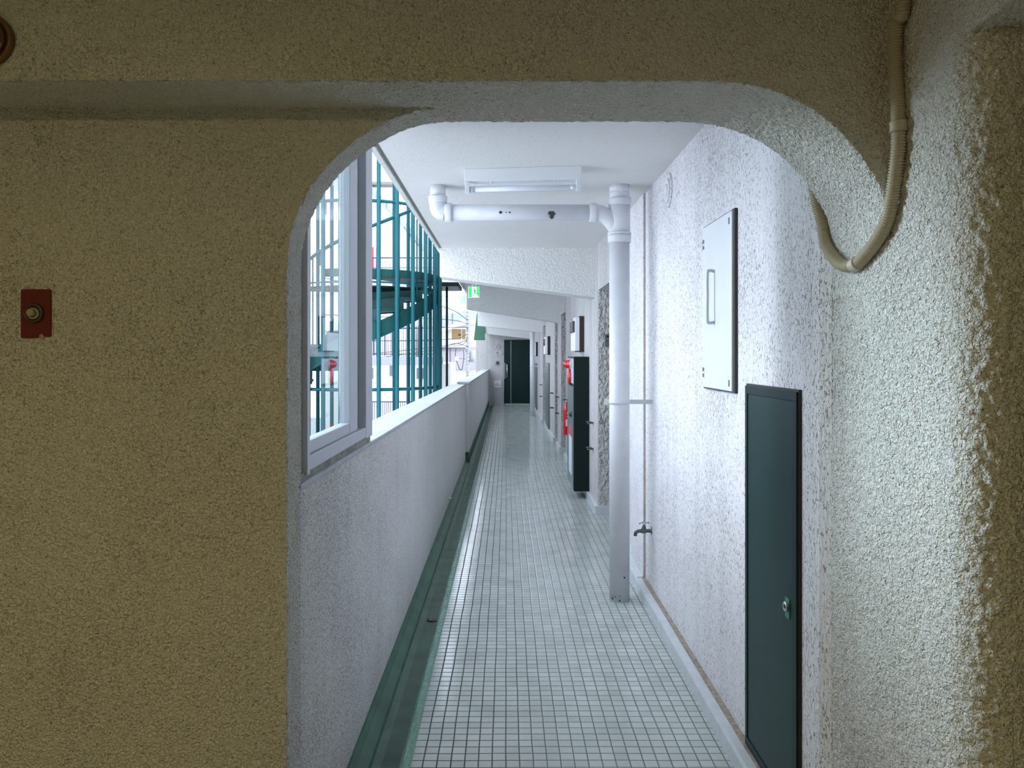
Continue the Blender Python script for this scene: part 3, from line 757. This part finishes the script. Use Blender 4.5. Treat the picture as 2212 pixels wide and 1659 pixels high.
MB().box(X0 - .010, X0 - .008, 7.86, 8.22, .60, .71).build('sticker_header', M['sticker_red'], t)
MB().box(X0 - .010, X0 - .008, 7.86, 8.22, .21, .60).build('sticker', M['sticker_white'], t)

# fire extinguisher behind it, on a stand against the wall
xe_, ye_ = (1223.5 - CX) * 8.72 / F, 8.72
zb_ = H - (939 - CY) * ye_ / F
t = thing('fire_extinguisher', 'red fire extinguisher hanging beyond the tall green hose cabinet', 'fire extinguisher', (xe_, ye_, zb_))
c = Vector((xe_, ye_, zb_)); hh = (939 - 872) * ye_ / F; rr = .035
MB().lathe(c, (0, 0, 1), [(0, rr * .96), (.006, rr), (hh * .80, rr), (hh * .90, rr * .85), (hh * .97, rr * .5), (hh, .014), (hh + .02, .012)], 28).build('cylinder', M['red'], t)
MB().box(c.x - .010, c.x + .014, c.y - rr - .0012, c.y - rr + .01, c.z + hh * .28, c.z + hh * .50).build('label', M['sticker_white'], t)
MB().lathe((c.x + .008, c.y - rr + .001, c.z + hh * .70), (0, -1, 0), [(0, .009), (.002, .009)], 16).build('round_sticker', M['sticker_white'], t)
MB().lathe((c.x + .008, c.y - rr + .001, c.z + hh * .59), (0, -1, 0), [(0, .009), (.002, .009)], 16).build('round_sticker', M['yellow'], t)
vv = MB(); vv.lathe((c.x, c.y, c.z + hh + .005), (0, 0, 1), [(0, .011), (.03, .010), (.035, .006)], 14); vv.build('valve', M['chrome'], t)
vv = MB(); vv.tube([(c.x - .04, c.y - .01, c.z + hh + .048), (c.x, c.y, c.z + hh + .042), (c.x + .035, c.y, c.z + hh + .062)], .005, 8)
vv.tube([(c.x - .005, c.y, c.z + hh + .03), (c.x + .022, c.y, c.z + hh + .055), (c.x + .03, c.y, c.z + hh + .085)], .005, 8)
vv.build('carry_handle', M['black'], t)
MB().tube(catmull([(c.x + .01, c.y, c.z + hh + .035), (c.x + .03, c.y - .005, c.z + hh + .01), (c.x + .036, c.y - .01, c.z + hh * .6), (c.x + .034, c.y - .01, c.z + hh * .25)], 6), .0055, 8).build('hose', M['black'], t)
MB().box(c.x + .020, c.x + .032, c.y - .002, c.y + .004, c.z + hh + .075, c.z + hh + .10).build('safety_pin', M['yellow'], t)
MB().box(c.x, .84, c.y + .02, c.y + .034, c.z + .10, c.z + .13).build('hanging_bracket', M['steel_grey'], t)

# ------------------------------------------------------------------ electric meter boxes (three along the wall)
def meter(y, X, zt, zb, label, depth=.55):
    t = thing('electric_meter_box', label, 'meter', (X, y + depth / 2, zb), 'meter boxes high along the right wall')
    MB().box(X - .052, X + .012, y, y + depth, zb, zt).build('back_box', M['rust'], t, bevel=.002)
    MB().box(X - .098, X - .050, y, y + depth, zb + .01, zt - .012).build('cover', M['white_panel'], t, bevel=.003)
    MB().box(X - .112, X - .097, y + .05, y + depth - .05, zt - .17, zt - .05).build('meter_window', M['black'], t)
    MB().box(X - .118, X - .110, y + .20, y + .26, zt - .16, zt - .02).build('latch', M['steel_grey'], t)
    return t
meter(8.20, .83, 1.856, 1.475, 'nearest grey meter box, above the tall green hose cabinet')
meter(13.9, .795, 1.775, 1.440, 'second meter box, middle of the row, above the narrow grey door')
meter(18.7, .765, 1.745, 1.400, 'farthest small meter box, just right of the far drain pipe')
# narrow meter doors below them
def mdoor(y0, y1, X, zt, label):
    t = thing('meter_door', label, 'cabinet', (X, (y0 + y1) / 2, .08))
    MB().box(X - .030, X + .004, y0, y1, .08, zt).build('cabinet_frame', M['steel_grey'], t, bevel=.002)
    MB().box(X - .034, X - .028, y0 + .05, y1 - .05, .12, zt - .04).build('cabinet_door', M['cabinet_front'], t, bevel=.002)
    MB().box(X - .040, X - .033, y0 + .10, y0 + .14, .62, .70).build('lock_plate', M['steel_grey'], t)
mdoor(14.05, 15.1, .795, 1.285, 'tall narrow grey-green wall cabinet under the second meter box')
mdoor(18.9, 20.0, .765, 1.22, 'farthest narrow dark wall cabinet, under the last meter box')

# small wall brackets in pairs
def bracket(y, z, X, label):
    o = MB(); o.box(X - .062, X + .003, y, y + .012, z - .008, z + .012); o.box(X - .062, X - .012, y, y + .10, z + .004, z + .012)
    ob = o.build('wall_bracket', M['bracket'], None, bevel=.002, loc=(X, y + .03, z - .008)); tag(ob, label, 'bracket', 'brown brackets along the right wall'); return ob
pairs = [(7.32, .83, 'beside the green hose cabinet'), (11.72, .805, 'past the second door alcove'), (12.9, .795, 'past the third door alcove'), (16.4, .765, 'nearest the far drain pipe')]
for (y, X, w_) in pairs:
    bracket(y, .792, X, 'upper small brown metal wall bracket %s' % w_)
    bracket(y, .545, X, 'lower small brown metal wall bracket %s' % w_)

# intercom on the alcove return
t = thing('intercom', 'dark grey intercom box in the first door alcove behind the pipe', 'intercom', (.94, 6.96, 1.52))
MB().box(.885, .985, 6.935, 6.970, 1.515, 1.63).build('housing', M['steel_grey'], t, bevel=.003)
MB().box(.90, .97, 6.931, 6.936, 1.60, 1.618).build('name_strip', M['black'], t)
for k in range(3): MB().box(.905 + k * .022, .915 + k * .022, 6.931, 6.936, 1.565, 1.575).build('button', M['black'], t)

# items on the end wall
ye = 22.3
t = thing('name_plate', 'silver name plate left of the far green door, the upper fitting', 'name plate', (P(1078,766,ye).x, ye, P(1078,766,ye).z))
a = P(1070.7, 757.7, ye); b = P(1085, 766, ye)
MB().box(a.x, b.x, ye - .02, ye + .002, b.z, a.z).build('plate', M['silver'], t, bevel=.003)
MB().box(a.x + .02, a.x + .09, ye - .023, ye - .019, b.z + .03, b.z + .075).build('name_card', M['steel_grey'], t)
a = P(1071, 780, ye); b = P(1077.7, 788.5, ye)
t = thing('door_phone', 'small dark door phone left of the far green door', 'intercom', ((a.x + b.x) / 2, ye, b.z))
MB().box(a.x, b.x, ye - .03, ye + .002, b.z, a.z).build('housing', M['steel_grey'], t, bevel=.003)
MB().box(a.x + .03, b.x - .015, ye - .033, ye - .028, b.z + .03, a.z - .02).build('speaker_grille', M['black'], t)
a = P(1067.5, 822, ye); b = P(1082.4, 837, ye)
t = thing('wall_outlet_cover', 'low white wall plate with dark round holes, left of the far door', 'wall plate', ((a.x + b.x) / 2, ye, b.z))
MB().box(a.x, b.x, ye - .012, ye + .002, b.z, a.z).build('plate', M['white_metal'], t, bevel=.002)
for (u, v_) in ((1071, 831.5), (1074.7, 831.5), (1078.8, 831.5), (1074.7, 827.5)):
    c = P(u, v_, ye - .012); MB().lathe(c, (0, -1, 0), [(-.001, .014), (.003, .012)], 12).build('hole', M['black'], t)
c = P(1075.5, 750, ye)
t = thing('vent_cover', 'small round vent cover above the name plate on the end wall', 'vent', (c.x, ye, c.z - .05))
MB().lathe((c.x, ye + .002, c.z), (0, -1, 0), [(0, .062), (.02, .062), (.026, .050), (.014, .045), (.014, .002)], 28).build('rim', M['wall_far'], t)

# green board fixed to the outside corner at the far end
mbb = MB(); pl = [(1032,673),(1032.2,704),(1046.4,704.5),(1047.6,734.8),(1023.4,734.8),(1029.5,680)]
q = [P(u, v_, 21.2) for u, v_ in pl]
ob = mbb.prism([(a.x, a.z) for a in q], 21.2, 21.34).build('green_board', M['green_board'], None, bevel=.004, loc=(q[4].x, 21.05, q[4].z))
tag(ob, 'green painted board at the far end of the beams, above the end wall corner', 'board')

# ------------------------------------------------------------------ exit sign
ye = 7.62; s_ = ye / F
a = P(1011.5, 618.6, ye); b = P(1036.5, 643.2, ye)
t = thing('exit_sign', 'small green and white running man exit sign hanging under the first beam', 'exit sign', ((a.x + b.x) / 2, ye, b.z))
MB().box(a.x, b.x, ye, ye + .03, b.z, a.z).build('housing', M['white_metal'], t, bevel=.003)
yy = ye - .0005
MB().box(a.x + .005, b.x - .005, yy - .001, yy + .002, b.z + .005, a.z - .004).build('green_face', M['exit_green'], t)
wd, ht = b.x - a.x, a.z - b.z
def E(u, v_): return (a.x + u * wd, b.z + v_ * ht)
pn = MB().prism([E(.32, .06), E(.92, .06), E(.74, .30), E(.74, .94), E(.32, .94)], yy - .002, yy); pn.build('white_doorway', M['exit_white'], t)
man = MB()
def limb(p, q, r):
    p = E(*p); q = E(*q); man.tube([(p[0], yy - .003, p[1]), (q[0], yy - .003, q[1])], r, 8)
hd = E(.52, .83); man.lathe((hd[0], yy - .001, hd[1]), (0, -1, 0), [(0, .0065), (.002, .0065)], 14)
limb((.54, .72), (.58, .46), .0052); limb((.54, .70), (.40, .62), .0026); limb((.40, .62), (.34, .68), .0024)
limb((.56, .70), (.68, .66), .0026); limb((.68, .66), (.74, .56), .0024)
limb((.58, .46), (.72, .36), .0032); limb((.72, .36), (.84, .30), .0026); limb((.57, .46), (.50, .30), .0032); limb((.50, .30), (.40, .12), .0026)
man.build('running_man', plain('sign_dark_green', (.01, .22, .05), .5), t)
MB().tube([(a.x + wd * .35, ye + .015, a.z), (a.x + wd * .35, ye + .015, 2.14)], .004, 8).build('hanger', M['white_metal'], t)
MB().tube([(a.x + wd * .65, ye + .015, a.z), (a.x + wd * .65, ye + .015, 2.45)], .004, 8).build('hanger', M['white_metal'], t)

# floor drain in the gutter
t = thing('gutter_drain', 'round black drain grate in the green floor gutter', 'drain', (-.405, 4.36, -.058))
dg = MB(); dg.lathe((-.415, 4.36, -.0605), (0, 0, 1), [(0, .036), (.006, .036), (.008, .030)], 28); dg.build('rim', M['black'], t)
gt = MB()
for k in range(-2, 3): gt.box(-.415 + k * .011 - .0025, -.415 + k * .011 + .0025, 4.334, 4.386, -.053, -.050)
gt.build('grate', M['steel_grey'], t)
# weep pipe stub in the parapet
t = thing('weep_pipe', 'tiny white weep pipe stub at the foot of the parapet', 'pipe', (-.56, 7.6, .05))
MB().tube([(-.565, 7.5, .045), (-.535, 7.5, .04)], .012, 12).build('spout', M['white_metal'], t)

# ================================================================== OUTSIDE: spiral stair
SX, SY, SR = -1.82, 9.95, .96
root = thing('spiral_staircase', 'teal steel spiral staircase in a cage of round bars beside the corridor', 'staircase', (SX, SY, -6.0))
NB = 27
def ang_pt(a, r, z): return Vector((SX + r * math.cos(a), SY + r * math.sin(a), z))
# phase chosen so that the bars fall where the photo shows them (front is -90 deg)
for k in range(NB):
    a = math.radians(-4 - k * 360 / NB)
    MB().tube([ang_pt(a, SR, -6), ang_pt(a, SR, 9)], .026, 10).build('cage_bar', M['teal'], root)
for z in (1.03, 3.26, -1.43, 5.72):
    MB().tube([ang_pt(-math.pi * i / 36, SR - .04, z) for i in range(37)], .020, 8).build('cage_ring', M['teal'], root)
MB().tube([(SX, SY, -6), (SX, SY, 9)], .07, 20).build('centre_column', M['teal_dark'], root)
FH = 2.46
def sector(mb_, a0, a1, r0, r1, z0, z1, n=16):
    pl = [(SX + r1 * math.cos(a0 + (a1 - a0) * i / n), SY + r1 * math.sin(a0 + (a1 - a0) * i / n)) for i in range(n + 1)]
    pl += [(SX + r0 * math.cos(a1 - (a1 - a0) * i / n), SY + r0 * math.sin(a1 - (a1 - a0) * i / n)) for i in range(n + 1)]
    mb_.prism(pl, z0, z1, 'Z')
def ribbon(a0, a1, z0, z1, r, h, th=.012, n=40):
    """helical strip from angle a0,z0 to a1,z1"""
    m_ = MB(); o = 0
    for i in range(n + 1):
        t_ = i / n; a = a0 + (a1 - a0) * t_; z = z0 + (z1 - z0) * t_
        for rr, dz in ((r, 0), (r, h), (r + th, h), (r + th, 0)): m_.v.append(ang_pt(a, rr, z + dz))
    for i in range(n):
        for k in range(4):
            m_.f.append([i*4 + k, i*4 + (k+1) % 4, (i+1)*4 + (k+1) % 4, (i+1)*4 + k]); m_.smooth.append(False)
    m_.f += [[0, 1, 2, 3], [n*4, n*4+3, n*4+2, n*4+1]]; m_.smooth += [False, False]
    return m_
RO = SR - .06
for lev in (-1, 0, 1):
    zL = lev * FH
    m_ = MB(); sector(m_, R(-112), R(60), .07, RO, zL - .03, zL - .005); m_.build('landing', M['teal_dark'], root)
    ribbon(R(-112), R(60), zL - .095, zL - .095, RO, .095).build('landing_fascia', M['teal_dark'], root)
    ribbon(R(-150), R(-20), zL - .165, zL - .165, RO - .02, .018, .03).build('landing_edge_strip', M['teal'], root)
    m_ = MB(); sector(m_, R(-165), R(20), .07, RO - .03, zL - .215, zL - .195); m_.build('under_shade_plate', M['green_dark'], root)  # blackish sheet added to draw the shade under the landing
    if lev > -1:
        nst = 7; AE = -152
        def zf(a): return zL - .15 + (a / 360.0) * 2.5
        for k in range(nst):
            a0 = -8 + (AE + 8) * k / nst; a1 = -8 + (AE + 8) * (k + 1) / nst; z = zf(a0) + .03
            m_ = MB(); sector(m_, R(a1), R(a0 + 2), .06, RO - .01, z - .035, z, 4)
            sector(m_, R(a1 - 1), R(a1), .06, RO - .01, z - .19, z - .03, 1); m_.build('step', M['teal_dark'], root)
        ribbon(R(-2), R(AE), zf(-2) - .17, zf(AE) - .17, RO, .19).build('stringer', M['teal_dark'], root)
        ribbon(R(-2), R(AE), zf(-2) - .185, zf(AE) - .185, RO - .005, .016, .03).build('stringer_lip', M['teal'], root)
        hr = [ang_pt(R(-20 + (AE + 20) * i / 50), RO - .02, zL + .68 + (30 + (AE + 20) * i / 50) * 2.5 / 360) for i in range(51)]
        # the flight carries on straight, away from the corridor
        ze = zf(AE); xe0 = SX + RO * math.cos(R(AE)); yA, yB = SY - .45, SY + .40; ns = 8; dz = (ze - (zL - FH)) / (ns + 1)
        for k in range(ns):
            m_ = MB(); m_.box(xe0 - .24 * (k + 1), xe0 - .24 * k + .02, yA, yB, ze - dz * (k + 1) - .03, ze - dz * (k + 1)); m_.build('step', M['teal_dark'], root)
        xl = xe0 - .24 * ns; zl_ = ze - dz * ns
        for y_ in (yA - .012, yB):
            MB().prism([(xe0, ze - .20), (xe0, ze + .03), (xl, zl_ + .03), (xl, zl_ - .20)], y_, y_ + .012).build('stringer', M['teal_dark'], root)
        hr2 = hr + [Vector((xl, yA, hr[-1].z - (ze - zl_)))]
        MB().tube(hr2, .021, 8).build('handrail', M['teal'], root)
        for k in range(8):
            a = -8 + (AE + 8) * (k + .5) / 8
            MB().tube([ang_pt(R(a), RO - .02, zf(a) - .1), ang_pt(R(a), RO - .02, zL + .68 + (a + 50) * 2.5 / 360)], .010, 6).build('baluster', M['teal'], root)
# far side gate post and the walkway linking stair and building
m_ = MB(); m_.box(-1.02, -.67, 10.75, 11.6, 2.40, 2.46); m_.build('link_walkway', M['green_dark'], root, bevel=.01)
MB().tube([(-.845, 10.9, -6), (-.845, 10.9, 2.40)], .017, 8).build('post', M['green_dark'], root)
MB().tube(catmull([(-.86, 9.85, -6.0), (-.86, 9.85, 2.25), (-.86, 9.86, 2.34), (-.90, 9.88, 2.42)], 6), .033, 12).build('corner_pipe', M['teal'], root)

# ------------------------------------------------------------------ neighbouring houses
def wbox(o, u0, u1, v0, v1, Y, d=.12, push=0):
    a = P(u0, v0, Y); b = P(u1, v1, Y); return MB().box(a.x, b.x, Y - d - push, Y + .02, b.z, a.z)
# house with brown shutters
Yh = 30
t = thing('house', 'white house with brown shuttered window and curved seamed cladding', 'house', (-2.5, 33, -6))
mb1 = MB().box(P(905,0,Yh).x, P(1090,0,Yh).x, Yh, Yh + 6, -6, P(0,690,Yh).z); mb1.build('wall', M['white_wall'], t)
# curved mansard: arc strip
def arc_strip(u0, u1, vl, vm, h, Y, mat, name, dpt=.5):
    a = P(u0, 0, Y).x; b = P(u1, 0, Y).x; n = 14; m_ = MB(); vs = []
    for i in range(n + 1):
        tt = i / n; x = a + (b - a) * tt; v_ = vl + (vm - vl) * math.sin(tt * math.pi / 2)
        z = P(0, v_, Y).z; vs.append((x, z, z + h))
    for i in range(n + 1):
        x, z0, z1 = vs[i]; m_.v += [Vector((x, Y - dpt, z0)), Vector((x, Y - dpt, z1)), Vector((x, Y + .1, z1)), Vector((x, Y + .1, z0))]
    for i in range(n):
        for k in range(4): m_.f.append([i*4+k, i*4+(k+1)%4, (i+1)*4+(k+1)%4, (i+1)*4+k]); m_.smooth.append(False)
    m_.f += [[0,1,2,3],[n*4,n*4+3,n*4+2,n*4+1]]; m_.smooth += [False]*2
    m_.build(name, mat, t)
arc_strip(952, 1036, 709, 694, .42, Yh, M['seam_roof'], 'mansard')
arc_strip(952, 1036, 719, 700, .14, Yh - .2, M['white_wall'], 'curved_fascia', .6)
wf = wbox(None, 973, 1008, 708, 737, Yh, .10).build('window_surround', M['white_metal'], t)
wbox(None, 976.5, 996, 711.5, 733.5, Yh, .14).build('shutter', M['brown_window'], t)
wbox(None, 998.5, 1006, 711.5, 733.5, Yh, .14).build('shutter', M['brown_window'], t)
wbox(None, 991, 996, 722, 725, Yh, .16).build('shutter_handle', M['black'], t)
wbox(None, 952, 1030, 750, 797, Yh, .30).build('lower_cladding', M['seam_roof2'], t)
wbox(None, 952, 1005, 745, 750.5, Yh, .45).build('ledge', M['white_metal'], t)
# roof terrace house behind, with railing and blue sheet
Yt = 38
t = thing('house', 'pale house behind with roof terrace railing and a blue sheet', 'house', (-2.2, 44, -6))
MB().box(P(912,0,Yt).x, P(1080,0,Yt).x, Yt, Yt + 8, -6, P(0,666,Yt).z).build('wall', M['white_wall'], t)
MB().box(P(925,0,Yt+4).x, P(1000,0,Yt+4).x, Yt + 4, Yt + 8, P(0,666,Yt).z - .1, P(0,585,Yt+4).z).build('penthouse', M['white_wall'], t)
for r_ in range(3): wbox(None, 968, 984, 620 + r_ * 3, 621.5 + r_ * 3, Yt + 4, .05).build('louvre', M['grey_wall'], t)
rl = MB(); xa_, xb_ = P(948,0,Yt).x, P(1003,0,Yt).x; zt, zb = P(0,641,Yt).z, P(0,666,Yt).z
rl.tube([(xa_, Yt, zt), (xb_, Yt, zt)], .03, 6); rl.tube([(xa_, Yt, zt - .18), (xb_, Yt, zt - .18)], .02, 6)
for i in range(22):
    x = xa_ + (xb_ - xa_) * i / 21; rl.tube([(x, Yt, zb), (x, Yt, zt)], .016, 5)
rl.build('railing', M['grey_wall'], t)
a = [P(u, v_, Yt - .3) for u, v_ in ((1004,628),(1007,640),(1006,660),(997,664),(995,650))]
MB().prism([(q.x, q.z) for q in a], Yt - .35, Yt - .25).build('blue_sheet', M['blue_sheet'], t)
arc_strip(952, 1036, 690, 680, .55, Yt - .6, M['grey_wall'], 'upper_roof', .6)
# houses seen through the cage
Yg = 34
t = thing('house', 'grey roofed gabled house behind the top of the spiral stair', 'house', (-6.5, 40, -6))
pl = [P(u, v_, Yg) for u, v_ in ((700,1060),(700,370),(780,385),(872,482),(872,1060))]
MB().prism([(q.x, q.z) for q in pl], Yg, Yg + 8).build('wall', M['white_wall'], t)
pl = [P(u, v_, Yg - .3) for u, v_ in ((700,362),(782,378),(880,484),(876,492),(780,392),(700,376))]
MB().prism([(q.x, q.z) for q in pl], Yg - .5, Yg + 8.3).build('roof', M['seam_roof'], t)
wbox(None, 800, 868, 399, 405, Yg, .6).build('balcony_beam', M['bracket'], t)
for (u, v_) in ((742, 560), (768, 560), (690, 560), (742, 450), (700, 450)):
    ww = wbox(None, u - 6, u + 6, v_ - 14, v_ + 14, Yg, .05).build('window', M['window_dark'], t)
    wbox(None, u - .6, u + .6, v_ - 14, v_ + 14, Yg, .07).build('window_bar', M['white_metal'], ww)
# red banners hang on that balcony
Yr = 24
for (u0, u1) in ((802.5, 807.5), (812, 816)):
    a = P(u0, 534, Yr + .4); b = P(u1, 582.3, Yr + .4)
    ob = MB().box(a.x, b.x, Yr + .4, Yr + .43, b.z, a.z).build('banner', M['red'], None, loc=((a.x + b.x) / 2, Yr + .4, b.z))
    tag(ob, ('narrow red banner, %s of the two seen through the stair cage' % ('left' if u0 < 805 else 'right')), 'banner', 'red banners on the balcony')
# balcony with railing carrying the banners
t = thing('balcony', 'white balcony terrace with thin railing seen through the stair cage', 'balcony', (-3.7, 25, -6))
MB().box(P(740,0,Yr).x, P(948,0,Yr).x, Yr + .05, Yr + 3, P(0,600,Yr).z, P(0,582,Yr).z).build('terrace_slab', M['white_wall'], t)
MB().box(P(740,0,Yr).x, P(790,0,Yr).x, Yr + .2, Yr + 3, -6, P(0,600,Yr).z).build('support_wall', M['white_wall'], t)
rl = MB(); xa_, xb_ = P(790,0,Yr).x, P(945,0,Yr).x; zt, zb = P(0,556,Yr).z, P(0,582,Yr).z
rl.tube([(xa_, Yr + .1, zt), (xb_, Yr + .1, zt)], .02, 6); rl.tube([(xa_, Yr + .1, zb + .06), (xb_, Yr + .1, zb + .06)], .012, 6)
for i in range(46):
    x = xa_ + (xb_ - xa_) * i / 45; rl.tube([(x, Yr + .1, zb), (x, Yr + .1, zt)], .007, 5)
rl.build('railing', M['fence'], t)
# lower garage building with dark fence on its roof
Yl = 19
t = thing('garage_building', 'low white flat building with grey parapet and dark spiked fence', 'building', (-3.3, 22, -6))
MB().box(P(700,0,Yl).x, P(955,0,Yl).x, Yl, Yl + 5, -6, P(0,787,Yl).z).build('wall', M['white_wall'], t)
MB().box(P(700,0,Yl).x, P(955,0,Yl).x, Yl - .05, Yl + .3, P(0,787,Yl).z, P(0,771,Yl).z).build('parapet', M['grey_wall'], t)
fn = MB(); xa_, xb_ = P(770,0,Yl).x, P(948,0,Yl).x
for i in range(40):
    x = xa_ + (xb_ - xa_) * i / 39; fn.tube([(x, Yl + .1, P(0,771,Yl).z), (x, Yl + .1, P(0,703,Yl).z)], .0075, 5)
for v_ in (708, 736, 765): fn.tube([(xa_, Yl + .1, P(0,v_,Yl).z), (xb_, Yl + .1, P(0,v_,Yl).z)], .010, 6)
for (u, w_) in ((806, 3), (847, 3.5), (830, 2)):
    x = P(u,0,Yl).x; fn.box(x - w_*.006, x + w_*.006, Yl + .05, Yl + .15, P(0,768,Yl).z, P(0,706,Yl).z)
fn.build('roof_fence', M['fence'], t)
for (u0, u1, v0, v1) in ((801, 806, 795, 818), (842, 858, 790, 812), (900, 915, 795, 818)):
    ww = wbox(None, u0, u1, v0, v1, Yl, .04).build('window', M['window_dark'], t)
fn = MB(); zt, zb = P(0,868,16).z, P(0,905,16).z; xa_, xb_ = P(775,0,16).x, P(900,0,16).x
fn.tube([(xa_, 16, zt), (xb_, 16, zt)], .012, 6)
for i in range(30):
    x = xa_ + (xb_ - xa_) * i / 29; fn.tube([(x, 16, zb - .6), (x, 16, zt)], .007, 5)
ob = fn.build('garden_fence', M['fence'], None, loc=(P(840,0,16).x, 16, zb - .6)); tag(ob, 'low dark spiked railing below the spiral stair, above the parapet line', 'fence')

# utility pole
Yp = 25; c = P(1010.5, 0, Yp)
t = thing('utility_pole', 'grey concrete utility pole wound with cables left of the end wall', 'utility pole', (c.x, Yp, -6))
MB().tube([(c.x, Yp, -6), (c.x, Yp, P(0,668,Yp).z)], .055, 16).build('pole', M['pole'], t)
for v_ in range(674, 826, 8):
    z = P(0, v_, Yp).z; MB().lathe((c.x, Yp, z), (0, 0, 1), [(0, .056), (.001, .068), (.02, .068), (.021, .056)], 14).build('pole_band', M['cap'], t)
MB().lathe((P(1020,0,Yp).x, Yp + .1, P(0,782,Yp).z), (0, 0, 1), [(0, .085), (.01, .10), (.36, .10), (.38, .07)], 18).build('transformer', M['grey_wall'], t)
MB().box(P(1014,0,Yp).x, P(1022,0,Yp).x, Yp - .05, Yp + .05, P(0,782,Yp).z, P(0,778,Yp).z).build('crossarm', M['steel_grey'], t)
MB().tube(catmull([P(985,752,Yp), P(984,770,Yp), P(992,795,Yp), P(998,797,Yp), P(1002,770,Yp), P(1001,755,Yp)], 8), .012, 6).build('cable_loop', M['wire'], t)
MB().box(P(984,0,Yp).x, P(991,0,Yp).x, Yp - .06, Yp + .06, P(0,779,Yp).z, P(0,770,Yp).z).build('junction_box', M['white_metal'], t)
MB().tube([P(990,774,Yp), P(1008,776,Yp)], .01, 6).build('box_arm', M['steel_grey'], t)
# wires
wires = [((1010,735), (952,748), (700,775)), ((1010,712), (985,707), (700,716)), ((1010,722), (965,733), (700,738)), ((1012,750), (985,742), (952,752)),
         ((1010,760), (975,752), (700,790)), ((1010,700), (960,690), (700,680)), ((1010,690), (950,660), (700,600)), ((1010,727), (1000,744), (960,749))]
for i, w_ in enumerate(wires):
    pth = catmull([P(u, v_, Yp - .15 - .02 * i - .012 * (1010 - u)) for u, v_ in w_], 10)
    ob = MB().tube(pth, .011, 6).build('power_line', M['wire'], None, loc=tuple(pth[0]))
    tag(ob, 'thin overhead cable strung from the concrete utility pole across the open side', 'cable', 'cables strung from the utility pole')
